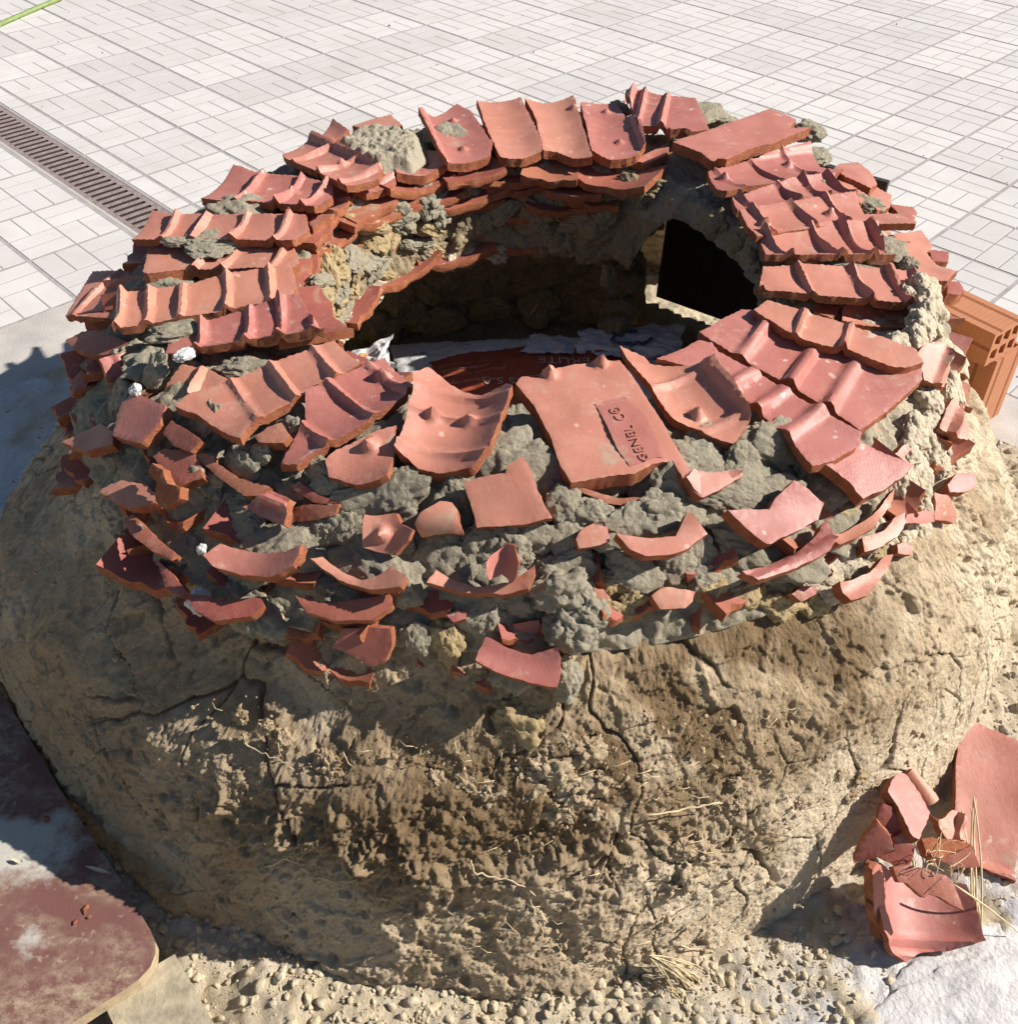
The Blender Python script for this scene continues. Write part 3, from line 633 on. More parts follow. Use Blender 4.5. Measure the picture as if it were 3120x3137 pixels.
# raised panel
pan = [(1160, 535), (1310, 498), (1400, 590), (1470, 730), (1500, 800), (1450, 800), (1330, 845), (1270, 760), (1215, 640)]
o_, _, _, _ = shard(('c4', pan), CE_C+cen_*.0028, cen_, axis=ce1, th=.004, jag=.0, name='stamped_panel', parent=CE_O, g=.012)
o_.matrix_basis = CE_O.matrix_basis.inverted() @ Matrix.Translation(-parent_loc(oven)) @ Matrix.Translation(parent_loc(CE_O)) @ o_.matrix_basis
def place_text(body, size, c, pa, pb, P, n, parent, matl, up, name, ext=.0008, flip=False):
    a = at_plane(c, *pa, P+n*up, n); b = at_plane(c, *pb, P+n*up, n); e1 = unit(b-a); e2 = np.cross(n, e1); m = (a+b)/2
    if flip: e1, e2 = -e1, -e2
    me = text_mesh(body, size, ext, 1.1); xs_ = [v.co.x for v in me.vertices]; kx = (np.linalg.norm(b-a)+size*.5)/(max(xs_)-min(xs_))
    for v in me.vertices: v.co.x *= kx
    o = bpy.data.objects.new(name, me); COL.objects.link(o); me.materials.append(matl); o.parent = parent
    Mw = Matrix(((e1[0], e2[0], n[0], m[0]), (e1[1], e2[1], n[1], m[1]), (e1[2], e2[2], n[2], m[2]), (0, 0, 0, 1)))
    pm = Matrix.Identity(4); q = parent; chain = []
    while q: chain.append(q.matrix_basis); q = q.parent
    for k in reversed(chain): pm = pm @ k
    o.matrix_basis = pm.inverted() @ Mw; return o
STAMP = simple('stamp_shade', (.40, .16, .11), .8, .1)  # slightly darker clay, painting the shade inside the pressed letters
place_text('CЄ', .021, 'c4', (1288, 606), (1266, 568), CE_C, cen_, CE_O, STAMP, .0042, 'stamped_mark', .0004)
place_text('GENEL', .0185, 'c4', (1408, 806), (1331, 658), CE_C, cen_, CE_O, STAMP, .0042, 'stamped_letters', .0004)

# lower shards in the wall -------------------------------------------------
W = wall_tile
W('c3', [(330, 640), (380, 622), (500, 598), (485, 650), (475, 720), (400, 752), (368, 750), (350, 690)], -20, 52, .035, ribs=((.5, .5),))
W('c3', [(158, 548), (240, 505), (310, 500), (470, 555), (470, 600), (330, 622), (245, 610), (190, 580)], 24, 0, .05, mats=(TILE_R, EDGE))
W('c3', [(180, 762), (240, 690), (270, 720), (262, 785), (200, 790)], 24, 0, .03, mats=(TILE_R, EDGE))
W('c3', [(390, 1012), (420, 900), (440, 850), (500, 805), (650, 868), (622, 960), (532, 1052), (470, 1040)], 30, 0, .04, th=.02)
W('c3', [(140, 1045), (230, 1000), (330, 950), (395, 1000), (390, 1062), (250, 1092)], 24, 0, .045, th=.018)
W('c3', [(636, 1002), (680, 938), (760, 990), (825, 1040), (772, 1092), (700, 1072)], 34, 0, .03, mats=(TILE_R, EDGE))
W('c3', [(1088, 1022), (1150, 975), (1222, 953), (1268, 1010), (1230, 1050), (1105, 1048)], 20, 0, .035, th=.02)
W('c3', [(1440, 1150), (1480, 1110), (1700, 992), (1782, 958), (1770, 1110), (1745, 1222), (1680, 1248), (1590, 1254), (1450, 1215)], 22, 0, .045, axis=((1780, 1000), (1500, 1220)), sag=.012, nubs=((.4, .3, 1.1),), th=.02)
W('c3', [(805, 1125), (840, 1105), (892, 1118), (900, 1150), (1000, 1222), (1155, 1262), (1110, 1310), (1040, 1312), (960, 1260), (880, 1195)], 30, 0, .02, mats=(TILE_R, EDGE))
W('c3', [(565, 1190), (585, 1150), (640, 1180), (660, 1250), (725, 1270), (718, 1325), (640, 1372), (600, 1335), (605, 1250)], 48, 0, .05, mats=(EDGE, EDGE))
W('c3', [(590, 1120), (640, 1080), (800, 1090), (835, 1225), (725, 1262), (660, 1240), (640, 1180)], 26, 0, .035, mats=(TILE_R, EDGE))
W('c3', [(325, 1287), (385, 1255), (440, 1235), (560, 1260), (605, 1300), (600, 1345), (470, 1372), (388, 1332)], 24, 0, .05, th=.018)
W('c3', [(1045, 1372), (1100, 1330), (1165, 1284), (1262, 1325), (1252, 1400), (1238, 1456), (1140, 1420)], 36, 0, .035, sag=.008, ribs=((.35, 1.2),), th=.018)
W('c3', [(1250, 1445), (1265, 1375), (1330, 1358), (1505, 1350), (1480, 1405), (1400, 1428)], 48, 0, .012, mats=(TILE_R, EDGE))
W('c3', [(1260, 1262), (1310, 1245), (1390, 1300), (1520, 1345), (1400, 1350), (1320, 1310)], 40, 0, .01, mats=(TILE_R, EDGE))
W('c3', [(1632, 1405), (1700, 1405), (1780, 1400), (1805, 1450), (1872, 1482), (1850, 1530), (1782, 1602), (1700, 1590), (1622, 1562)], 46, 0, .035, sag=.01, nubs=((.55, .4, 1.),))
W('c4', [(275, 1130), (300, 1080), (390, 1010), (450, 1020), (482, 1062), (512, 1182), (440, 1172), (300, 1192)], 40, 0, .03, bend=-.012)
W('c4', [(510, 922), (640, 890), (720, 880), (730, 840), (805, 800), (840, 860), (900, 1010), (952, 1100), (800, 1130), (580, 1146), (560, 1060)], 36, 0, .045, th=.02)
W('c4', [(1060, 950), (1150, 962), (1250, 1000), (1400, 1000), (1320, 1045), (1210, 1022), (1110, 985)], 40, 0, .012, mats=(TILE_R, EDGE))
W('c4', [(1600, 905), (1645, 858), (1740, 880), (1850, 862), (1885, 872), (1780, 950), (1690, 1000), (1640, 960)], 34, 0, .035, th=.02, sag=.008)
W('c4', [(1270, 1172), (1400, 1190), (1560, 1185), (1600, 1080), (1640, 1085), (1718, 1172), (1600, 1262), (1500, 1290), (1400, 1292), (1330, 1250)], 28, 0, .05, axis=((1280, 1180), (1700, 1180)), sag=.012, th=.022)
W('c4', [(1070, 1202), (1100, 1150), (1150, 1125), (1222, 1140), (1232, 1212), (1160, 1240), (1080, 1250)], 36, 0, .03, th=.02)
W('c4', [(335, 1422), (380, 1358), (460, 1400), (570, 1432), (730, 1422), (862, 1335), (870, 1370), (830, 1450), (700, 1470), (500, 1462)], 28, 0, .04, axis=((340, 1420), (860, 1380)), bend=.012, th=.02)
W('c4', [(628, 1310), (650, 1280), (720, 1232), (765, 1230), (792, 1312), (780, 1380), (752, 1422), (700, 1380), (640, 1400)], 52, 0, .05, sag=.02, mats=(TILE, EDGE))
W('c6', [(868, 560), (900, 530), (930, 505), (1060, 535), (1200, 540), (1278, 508), (1270, 560), (1240, 600), (1130, 642), (980, 622), (900, 600)], 26, 0, .06, axis=((880, 560), (1270, 540)), bend=.014, th=.022)
W('c6', [(1310, 572), (1360, 560), (1440, 620), (1520, 650), (1600, 628), (1650, 596), (1712, 640), (1690, 690), (1560, 692), (1420, 650)], 26, 0, .055, axis=((1320, 580), (1700, 640)), bend=.010, th=.02)
W('c6', [(510, 402), (560, 378), (600, 420), (680, 500), (742, 540), (720, 570), (640, 530), (560, 470)], 26, 0, .04, mats=(TILE_R, EDGE))
W('c6', [(650, 560), (700, 600), (790, 700), (760, 730), (700, 690)], 30, 0, .02, mats=(TILE_R, EDGE))
W('c6', [(770, 710), (850, 715), (960, 740), (1090, 720), (1110, 760), (1060, 805), (900, 822), (820, 780)], 22, 0, .05, mats=(TILE_R, EDGE))
W('c6', [(1240, 720), (1400, 755), (1640, 715), (1650, 760), (1560, 822), (1400, 825), (1290, 790)], 24, 0, .04, mats=(TILE_R, EDGE))
W('c6', [(1440, 862), (1540, 850), (1642, 862), (1650, 930), (1622, 1002), (1560, 1022), (1480, 970), (1398, 942)], 56, 0, .02, mats=(TILE_R, EDGE))
W('c4', [(430, 1572), (480, 1550), (532, 1552), (522, 1592), (462, 1612)], 30, 0, .02)
W('v', [(898, 1245), (918, 1204), (960, 1222), (1005, 1235), (1055, 1222), (1060, 1270), (1050, 1298), (1005, 1290), (950, 1272)], 30, 0, .05, axis=((900, 1240), (1060, 1250)), sag=.012, bend=.006, th=.02)
W('v', [(968, 1178), (1018, 1170), (1030, 1228), (985, 1215)], 60, 0, .0, mats=(TILE_R, EDGE))
W('c4', [(1440, 1480), (1480, 1450), (1530, 1440), (1652, 1460), (1640, 1510), (1600, 1542), (1480, 1545)], 40, 0, .03, mats=(TILE, EDGE), th=.025)
W('c4', [(1150, 1440), (1200, 1450), (1235, 1490), (1190, 1512), (1155, 1480)], 40, 0, .02)
W('c5', [(150, 1232), (190, 1185), (300, 1200), (440, 1185), (445, 1222), (340, 1280), (240, 1326), (190, 1290)], 30, 0, .035, th=.02)
W('c5', [(375, 1385), (480, 1375), (580, 1380), (620, 1320), (690, 1250), (770, 1290), (852, 1352), (820, 1432), (700, 1500), (560, 1562), (470, 1480)], 30, 0, .05, axis=((400, 1390), (820, 1430)), sag=.008, th=.024)
W('c5', [(840, 1180), (920, 1110), (1012, 1045), (1150, 1110), (1292, 1162), (1250, 1210), (1150, 1280), (1042, 1332), (960, 1270)], 22, 0, .045, lip='t0', th=.02)
W('c5', [(885, 1505), (960, 1490), (1060, 1432), (1120, 1380), (1182, 1288), (1192, 1330), (1150, 1400), (1080, 1482), (1000, 1530), (920, 1562)], 26, 0, .05, bend=.01, th=.02)
W('c5', [(430, 1702), (560, 1660), (700, 1600), (790, 1530), (850, 1448), (892, 1540), (860, 1600), (780, 1642), (640, 1700), (500, 1752)], 24, 0, .055, axis=((440, 1720), (880, 1500)), bend=.012, th=.02, lip='t0')
W('c5', [(1038, 1522), (1140, 1490), (1200, 1420), (1245, 1400), (1252, 1450), (1210, 1520), (1140, 1562), (1050, 1592)], 26, 0, .045, th=.02)
W('c5', [(918, 1742), (1000, 1730), (1080, 1692), (1130, 1620), (1182, 1608), (1172, 1660), (1110, 1752), (1050, 1810), (980, 1832), (950, 1790)], 28, 0, .05, bend=.008, th=.02)
W('c5', [(1210, 1560), (1240, 1550), (1282, 1570), (1275, 1612), (1212, 1602)], 40, 0, .03)
W('c5', [(1250, 1412), (1310, 1400), (1392, 1388), (1390, 1445), (1320, 1456), (1250, 1455)], 52, 0, .03, th=.02)
W('c5', [(1390, 1300), (1462, 1318), (1500, 1400), (1492, 1452), (1392, 1432), (1400, 1370)], 50, 0, .03, mats=(TILE_R, EDGE))
W('c5', [(1458, 1262), (1500, 1208), (1560, 1205), (1595, 1218), (1592, 1280), (1540, 1302), (1470, 1300)], 34, 0, .06, th=.018)
W('c5', [(690, 1802), (740, 1762), (812, 1758), (815, 1800), (740, 1842)], 40, 0, .03, mats=(TILE_R, EDGE))
W('c5', [(1308, 620), (1345, 572), (1400, 560), (1455, 590), (1468, 690), (1445, 782), (1338, 752)], 40, 0, .03, ribs=((.8, 1.2),), sag=.004)
W('c5', [(1420, 982), (1450, 900), (1490, 828), (1540, 920), (1562, 1000), (1552, 1042), (1490, 1030)], 34, 0, .06, ribs=((.5, 1.3),), th=.018)
W('c5', [(1465, 482), (1500, 470), (1522, 500), (1512, 582), (1480, 570)], 50, 0, .05)
W('c5', [(1490, 680), (1560, 672), (1640, 678), (1680, 740), (1714, 800), (1690, 830), (1600, 800), (1520, 790), (1495, 740)], 26, 0, .075, axis=((1490, 740), (1700, 740)), ribs=((.0, .8), (.42, 1.)), th=.026)
W('c5', [(1200, 1110), (1250, 1060), (1290, 1085), (1240, 1140)], 40, 0, .02)
W('c5', [(1510, 600), (1545, 640), (1560, 668), (1515, 680)], 40, 0, .06)

# courses of tile ends showing on the inner face
def end_mesh(seed, wdt, dep, sag):
    n = 9; V = []; F = []
    for i in range(n):
        u = i/(n-1)-.5; z = sag*(4*u*u); j = .004*math.sin(seed*7+i*2.1)+.003*math.sin(i*5+seed)
        for (d, zz_) in ((dep/2+j, .008), (dep/2+j*.4+.003, -.001), (dep/2+j, -.009), (-dep/2, -.009), (-dep/2, .008)):
            V.append((d, u*wdt, z+zz_))
    for i in range(n-1):
        for k in range(5): F.append((i*5+k, i*5+(k+1) % 5, (i+1)*5+(k+1) % 5, (i+1)*5+k))
    F.append((4, 3, 2, 1, 0)); F.append(tuple((n-1)*5+k for k in range(5)))
    mi = [1 if k % 5 < 2 else 0 for k in range((n-1)*5)]+[1, 1]
    me = mesh('tile', V, F, mi, sharp=50); me.materials.append(TILE_R); me.materials.append(EDGE); return me
ENDS = [end_mesh(s_, RNG.uniform(.12, .19), .12, RNG.choice([.008, .014, .02])) for s_ in range(8)]
lay = 0
for z in (.553, .527, .503, .478, .452, .426, .402, .375):
    a0 = rad(66)+lay*.05+(.16 if lay % 2 else 0)
    while a0 < rad(238):
        me = ENDS[int(RNG.integers(8))]; r_ = .405+RNG.uniform(.02, .05) + (.006*lay if lay < 7 else -.005) + (.012 if a0 > 2.0 and lay < 7 else 0) + (.022 if a0 > 2.75 and lay < 7 else 0)
        o = bpy.data.objects.new('tile', me); COL.objects.link(o); o.parent = oven
        o.location = (r_*math.cos(a0), r_*math.sin(a0), z+RNG.uniform(-.006, .006))
        o.rotation_euler = (RNG.uniform(-.12, .12), RNG.uniform(-.1, .1), a0+math.pi+RNG.uniform(-.1, .1))
        a0 += .165/.43*RNG.uniform(.8, 1.15)
    lay += 1

lay = 0
for z in (.515, .487, .458, .430, .402):
    a0 = rad(-196)+lay*.09
    while a0 < rad(24 if lay < 3 else (-90 if lay == 3 else -96)):
        me = ENDS[int(RNG.integers(8))]; zj = z+RNG.uniform(-.012, .012); r_ = wall_r(zj, a0)-(.041, .042, .046, .056, .078)[lay]+RNG.uniform(-.012, .012)
        o = bpy.data.objects.new('tile', me); COL.objects.link(o); o.parent = oven
        o.location = (r_*math.cos(a0), r_*math.sin(a0), zj)
        o.rotation_euler = (RNG.uniform(-.2, .2), RNG.uniform(.0, .3), a0+RNG.uniform(-.4, .4)); o.scale = (.8, RNG.uniform(.4, .75), RNG.uniform(.9, 1.2))
        a0 += .165/.78*RNG.uniform(.75, 1.5)
    lay += 1

# ------------------------------------------------------------------ mortar lumps
LUMPS = [lump_mesh('mortar', s_, 5, .34, 1.2, 1., .05, .07) for s_ in range(6)]
for k, m_ in enumerate(LUMPS): m_.materials.append(MORTAR)
LUMPS_D = []
for m_ in LUMPS:
    q = m_.copy(); q.materials.clear(); q.materials.append(MORTAR_DRY); LUMPS_D.append(q)
LUMPS_C = []
for k in range(5):
    q = lump_mesh('clod', 40+k, 5, .5, 1.9, 1., .10); q.materials.append(CLAY); LUMPS_C.append(q)
LUMPS_O = []
for m_ in LUMPS:
    q = m_.copy(); q.materials.clear(); q.materials.append(MORTAR_OCHRE); LUMPS_O.append(q)
def put_lump(P, ex, ey, ez, s, meshes=None, seed=None, name='mortar'):
    me = (meshes or LUMPS)[int(RNG.integers(len(meshes or LUMPS)))]
    o = bpy.data.objects.new(name, me); COL.objects.link(o); o.parent = oven
    a = RNG.uniform(0, 6.28)
    Rm = Matrix((ex, ey, ez)).transposed().to_4x4(); S = Matrix.Diagonal((s[0], s[1], s[2], 1))
    o.matrix_basis = Matrix.Translation(Vector(P-C3)) @ Rm @ S @ Matrix.Rotation(a, 4, 'Z')
    return o
def lump_px(c, x, y, rx, ry, depth=.75, ztop=None, out=.0, meshes=None, rot=0):
    """mortar blob that covers rx x ry photo pixels around (x, y), seated on the wall or the top of the ring"""
    P = at_z(c, x, y, ztop) if ztop is not None else hit(c, x, y)
    if ztop is None and c != 'c8' and P[2] < .06: return None      # the sight line missed the oven
    d = np.dot(P-CAM, FWD); k = CR[c][2]*d/CAM_F
    a, b = rx*k, ry*k
    # axes in the wall's own frame: along the wall, up the slope, outward
    rd = radial(P); t_ = np.array([-rd[1], rd[0], 0])
    n = np.array([0, 0, 1.]) if ztop is not None else unit(rd*.8+np.array([0, 0, .6]))
    view = unit(CAM-P); ex = unit(RGT-n*np.dot(RGT, n)); ey = np.cross(n, ex)
    fore = abs(np.dot(unit(np.cross(view, ex)), ey)); fore = max(fore, .6 if ztop is None else .5)
    if rot:
        ca, sa = math.cos(rad(rot)), math.sin(rad(rot)); ex, ey = ex*ca+ey*sa, ey*ca-ex*sa
    h = depth*min(a, b/fore)
    return put_lump(P-n*h*(.70 if ztop is None else .62)+n*out, ex, ey, n, (a*1.32, b/fore*1.25, h*1.1), meshes)
G3 = [('c1', 890, 780, 125, 38, .59), ('c1', 780, 912, 110, 12, .60), ('c1', 640, 1070, 60, 16, .59), ('c1', 1700, 490, 50, 50, .60),
      ('c2', 415, 400, 28, 22, .60), ('c2', 730, 425, 25, 55, .60), ('c2', 800, 445, 60, 22, .57), ('c2', 1130, 480, 45, 30, .59), ('c2', 1000, 580, 120, 22, .585), ('c2', 1160, 580, 28, 32, .585),
      ('c2', 1345, 760, 30, 30, .575), ('c2', 1380, 780, 40, 15, .56), ('c2', 1180, 685, 30, 12, .595), ('c2', 1430, 930, 30, 50, .58), ('c2', 1510, 985, 28, 15, .575), ('c2', 1280, 1002, 110, 8, .60), ('c2', 80, 430, 12, 40, .60), ('c2', 265, 440, 10, 40, .60),
      ('c3', 1060, 672, 130, 36, .585), ('c3', 700, 490, 110, 26, .595), ('c3', 600, 620, 70, 90, .57), ('c4', 700, 720, 55, 85, .57), ('c4', 845, 680, 45, 90, .57),
      ('c5', 770, 385, 60, 16, .575), ('c1', 660, 905, 40, 10, .6), ('c3', 960, 60, 140, 22, .60)]
for c, x, y, rx, ry, z in G3: lump_px(c, x, y, rx, ry, .7, z)
# the broad smear of mortar on the back left of the ring
def smear():
    pts = [(1235, 535), (1300, 500), (1340, 472), (1420, 462), (1500, 462), (1545, 480), (1600, 490), (1618, 560), (1560, 605), (1480, 602), (1420, 615), (1330, 585)]
    m = np.mean(pts, 0); P = at_z('c1', m[0], m[1], .617)
    W_ = np.array([at_plane('c1', x, y, P, tilt(P, 2)) for x, y in pts])
    xs = np.arange(W_[:, 0].min(), W_[:, 0].max(), .0028); ys = np.arange(W_[:, 1].min(), W_[:, 1].max(), .0028)
    Gx, Gy = np.meshgrid(xs, ys, indexing='ij'); G = np.stack([Gx.ravel(), Gy.ravel()], -1); ins = inpoly(G, W_[:, :2])
    dm = np.full(len(G), 9.)
    for i in range(len(W_)):
        a, b = W_[i, :2], W_[(i+1) % len(W_), :2]; ab = b-a; t = np.clip(((G-a)@ab)/(ab@ab), 0, 1); dm = np.minimum(dm, np.linalg.norm(G-(a+t[:, None]*ab), axis=1))
    Q = np.column_stack([G, 0*dm]); edge = sstep(0, .03, dm)
    hz = P[2]-.028+.030*edge + edge*(.006*fbm(Q*np.array([18, 42, 1]), 3)+.005*fbm(Q*70, 3))
    V = np.column_stack([G, hz]); Fq = grid_faces(len(xs), len(ys)); Fq = Fq[ins[Fq].all(1)]
    used = np.unique(Fq); mp = -np.ones(len(V), int); mp[used] = np.arange(len(used))
    link('mortar', mesh('mortar', V[used]-C3, mp[Fq], attrs={'dry': np.full(len(used), .30)}), (MORTAR,), oven, loc=C3)['label'] = 'broad flat smear of drying mortar on the back of the ring'
smear()
WL = [('c3', 430, 820, 68, 62), ('c3', 1020, 1160, 85, 72), ('c3', 1120, 1112, 55, 45), ('c3', 1280, 920, 42, 75), ('c3', 1400, 1180, 62, 50), ('c3', 1440, 1270, 90, 60), ('c3', 1600, 1335, 170, 62), ('c3', 1780, 1300, 120, 60), ('c3', 1060, 1500, 105, 62), ('c3', 1020, 1420, 60, 45), ('c3', 1230, 1460, 70, 40), ('c3', 1420, 1480, 60, 55), ('c3', 1510, 1450, 75, 85), ('c3', 850, 940, 90, 50), ('c3', 590, 690, 80, 55),
      ('c4', 160, 970, 150, 62), ('c4', 420, 900, 190, 50), ('c4', 480, 970, 55, 70), ('c4', 600, 1240, 110, 100), ('c4', 400, 1270, 120, 80), ('c4', 540, 1380, 45, 80), ('c4', 1010, 1050, 70, 85), ('c4', 1140, 1080, 80, 70), ('c4', 1010, 1200, 85, 60), ('c4', 1020, 1350, 125, 75), ('c4', 1080, 1460, 70, 80), ('c4', 1080, 1620, 85, 80), ('c4', 850, 1190, 110, 65), ('c4', 800, 1300, 50, 40), ('c4', 1320, 1115, 95, 62), ('c4', 1460, 915, 120, 80), ('c4', 1510, 1070, 110, 90), ('c4', 1570, 1170, 58, 42), ('c4', 1760, 960, 130, 62), ('c4', 1720, 760, 130, 95), ('c4', 1600, 720, 70, 50), ('c4', 1880, 830, 80, 90), ('c4', 1350, 1385, 130, 70), ('c4', 1570, 1310, 85, 85), ('c4', 1700, 1400, 60, 55), ('c4', 275, 1690, 58, 70), ('c4', 780, 1500, 70, 70), ('c4', 640, 1600, 60, 60), ('c4', 200, 1240, 60, 40), ('c4', 900, 1450, 60, 60), ('c4', 930, 980, 30, 50), ('c4', 1200, 900, 110, 35),
      ('c5', 590, 1080, 130, 120), ('c5', 300, 1120, 140, 62), ('c5', 470, 1310, 150, 58), ('c5', 110, 1290, 85, 120), ('c5', 60, 1420, 80, 70), ('c5', 950, 1140, 60, 50), ('c5', 560, 1660, 80, 60), ('c5', 200, 1600, 60, 120), ('c5', 450, 1560, 120, 60)]
for c, x, y, rx, ry in WL: lump_px(c, x, y, rx, ry, .58, None, .004)
WD = [('c5', 1380, 310, 75, 62), ('c5', 1400, 400, 85, 62), ('c5', 1350, 480, 85, 42), ('c5', 1320, 545, 70, 38), ('c5', 1440, 330, 40, 80), ('c5', 1500, 640, 42, 62), ('c5', 1490, 760, 40, 62), ('c5', 1390, 850, 65, 62), ('c5', 1480, 880, 40, 62), ('c5', 1310, 1000, 85, 75), ('c5', 1390, 960, 60, 60), ('c5', 1390, 1080, 85, 75), ('c5', 1280, 1120, 70, 60), ('c5', 1250, 1250, 75, 80), ('c5', 1330, 1240, 75, 90), ('c5', 1340, 1340, 65, 55), ('c5', 1430, 1170, 55, 55), ('c5', 960, 1600, 80, 75), ('c5', 880, 1700, 85, 50), ('c5', 1120, 1470, 62, 55), ('c5', 1250, 1500, 60, 50), ('c5', 1010, 1670, 50, 45), ('c5', 1180, 1560, 45, 40), ('c5', 760, 1720, 60, 50), ('c5', 1330, 1480, 70, 60), ('c5', 1480, 1120, 60, 60), ('c5', 1520, 1080, 50, 40), ('c5', 870, 1800, 60, 60), ('c5', 1280, 330, 40, 30)]
for c, x, y, rx, ry in WD: lump_px(c, x, y, rx, ry, .8, None, .004, LUMPS_D)
WO = [('c5', 960, 1420, 100, 55), ('c5', 640, 1610, 75, 62), ('c5', 820, 1850, 70, 60), ('c5', 300, 1780, 70, 65), ('c5', 640, 1850, 90, 60), ('c4', 1230, 1420, 60, 45), ('c4', 1180, 1540, 50, 40), ('c4', 1360, 1480, 60, 60), ('c4', 430, 1700, 60, 90), ('c4', 1280, 1560, 60, 40), ('c5', 1130, 1600, 50, 40), ('c5', 480, 1800, 80, 50), ('c8', 60, 150, 90, 70)]
WL2 = [('v', 1078, 1185, 34, 40), ('v', 1062, 1110, 46, 36), ('v', 1066, 1275, 20, 34), ('v', 1110, 1150, 30, 26)]
for c, x, y, rx, ry in WL2: lump_px(c, x, y, rx, ry, 1.1, None, .022)
for c, x, y, rx, ry in WO: lump_px(c, x, y, rx, ry, .8, None, .002, LUMPS_O)
for (ctr, (e1, e2, n), ext) in AUTO:                # bedding under every shard
    rd = radial(ctr); dn = np.array([0, 0, -1.])
    P = ctr - n*.034 - rd*.035
    dg_ = math.degrees(math.atan2(rd[1], rd[0]))
    put_lump(P, e1, e2, n, (ext[0]*.54+.008, ext[1]*.54+.008, .028), LUMPS_D if -45 < dg_ < 20 else (LUMPS_O if ctr[2] < .40 and dg_ > -95 else LUMPS))
# white lime lumps
for c, x, y, r_ in (('c3', 575, 815, 26), ('c3', 895, 1570, 20), ('c6', 885, 740, 42), ('c3', 760, 690, 26)):
    o = lump_px(c, x, y, r_, r_, .9, None if c != 'c3' or y > 700 else .60, .03, None); q = o.data.copy(); q.materials.clear(); q.materials.append(WHITE_LIME); o.data = q; o.name = 'lime_lump'
# mud squeezed out on the sunlit inner face
def inner_lump(az_, z, a, b, meshes):
    r_ = .41; P = np.array([CX+r_*math.cos(az_), CY+r_*math.sin(az_), z]); n = -radial(P); t_ = np.array([-n[1], n[0], 0]); return put_lump(P+n*.004, t_, np.array([0, 0, 1.]), n, (a, b, .018), meshes)
for k in range(60):
    inner_lump(rad(RNG.uniform(118, 205)), RNG.uniform(.385, .54), RNG.uniform(.025, .06), RNG.uniform(.007, .012), LUMPS if RNG.random() < .5 else LUMPS_O)
for k in range(24):
    inner_lump(rad(RNG.uniform(95, 205)), RNG.uniform(.368, .385), RNG.uniform(.02, .05), RNG.uniform(.008, .014), LUMPS_D)
LUMPS_I = []
for m_ in LUMPS[:3]:
    q = m_.copy(); q.materials.clear(); q.materials.append(INNER); LUMPS_I.append(q)
def in_lump(az_, z, r_, a, b, h_):
    P = np.array([CX+r_*math.cos(az_), CY+r_*math.sin(az_), z]); n = -radial(P); put_lump(P, np.array([-n[1], n[0], 0]), np.array([0, 0, 1.]), n, (a, b, h_), LUMPS_I)
for k in range(26): in_lump(rad(RNG.uniform(66, 122)), RNG.uniform(.38, .48), .415, RNG.uniform(.03, .06), RNG.uniform(.012, .025), .022)
for k in range(26): in_lump(rad(RNG.uniform(68, 135)), RNG.uniform(.07, .32), .62, RNG.uniform(.04, .08), RNG.uniform(.02, .05), .035)
for k in range(12): in_lump(rad(RNG.uniform(-12, 64)), RNG.uniform(.535, .55), .43, RNG.uniform(.03, .06), RNG.uniform(.010, .016), .02)
for k in range(8): in_lump(rad(61.5+RNG.uniform(0, 4)), RNG.uniform(.10, .42), .42+RNG.uniform(0, .25), RNG.uniform(.02, .035), RNG.uniform(.03, .05), .03)
# straight edge of tiles lining the ledge
# ------------------------------------------------------------------ paving
TH, SL = -.776, .30
G0 = np.array([-1.2701, 2.8773])*1.5
EU = np.array([math.cos(TH), math.sin(TH)]); EV = np.array([-math.sin(TH), math.cos(TH)])
def uv2w(u, v): return G0 + (EU*u+EV*v)*SL
pav = empty('pavement', (0, 0, 0), kind='structure')
def slab_mesh(name, vs=1.0, flip=False):
    """stamped concrete slab: 2 x 2 squares, each of two bricks, grooves cut between them"""
    j = .0070; q = SL/4; gw = .0042
    def cutlist(n, L):
        c = [j]
        for k in range(1, n): c += [k*L/n-gw, k*L/n, k*L/n+gw]
        return c+[L-j]
    nv_ = max(1, int(round(4*vs))); xs = cutlist(4, SL); ys = cutlist(nv_, SL*vs) if nv_ > 1 else [j, SL*vs-j]
    def isg(x, y):
        kx = [k for k in range(1, 4) if abs(x-k*q) < 1e-6]; ky = [k for k in range(1, nv_) if abs(y-k*q) < 1e-6]
        if (kx and kx[0] == 2) or (ky and ky[0] == 2): return True
        cx = int(x/(SL/2)-1e-9) ; cy = int(y/(SL/2)-1e-9); along = ((cx+cy) % 2 == 0) ^ flip
        return bool((kx and not along) or (ky and along))
    V = []; a = []
    for x in xs:
        for y in ys:
            g_ = isg(x, y); V.append((x, y, -.0013 if g_ else 0)); a.append(1. if g_ else 0.)
    nx, ny = len(xs), len(ys); F = grid_faces(nx, ny).tolist()
    per = [i*ny for i in range(nx)]+[(nx-1)*ny+k for k in range(1, ny)]+[i*ny+ny-1 for i in range(nx-2, -1, -1)]+[k for k in range(ny-2, 0, -1)]
    b0 = len(V)
    for p in per: V.append((V[p][0], V[p][1], -.03)); a.append(.6)
    for i in range(len(per)):
        k = (i+1) % len(per); F.append((per[k], per[i], b0+i, b0+k))
    me = mesh(name, V, F, smooth=False, attrs={'groove': a}); me.materials.append(SLAB); return me
S_FULL = slab_mesh('slab'); S_HALF = slab_mesh('slab', .25)
def in_view(p, m=140):
    d = np.array([p[0], p[1], 0.])-CAM; z = d@FWD
    if z < .3: return False
    x = 1560+CAM_F*(d@RGT)/z; y = CAM_CY-CAM_F*(d@UPV)/z
    return -m*3 < x < 3120+m*3 and -m*2 < y < 3137+m
cand = []
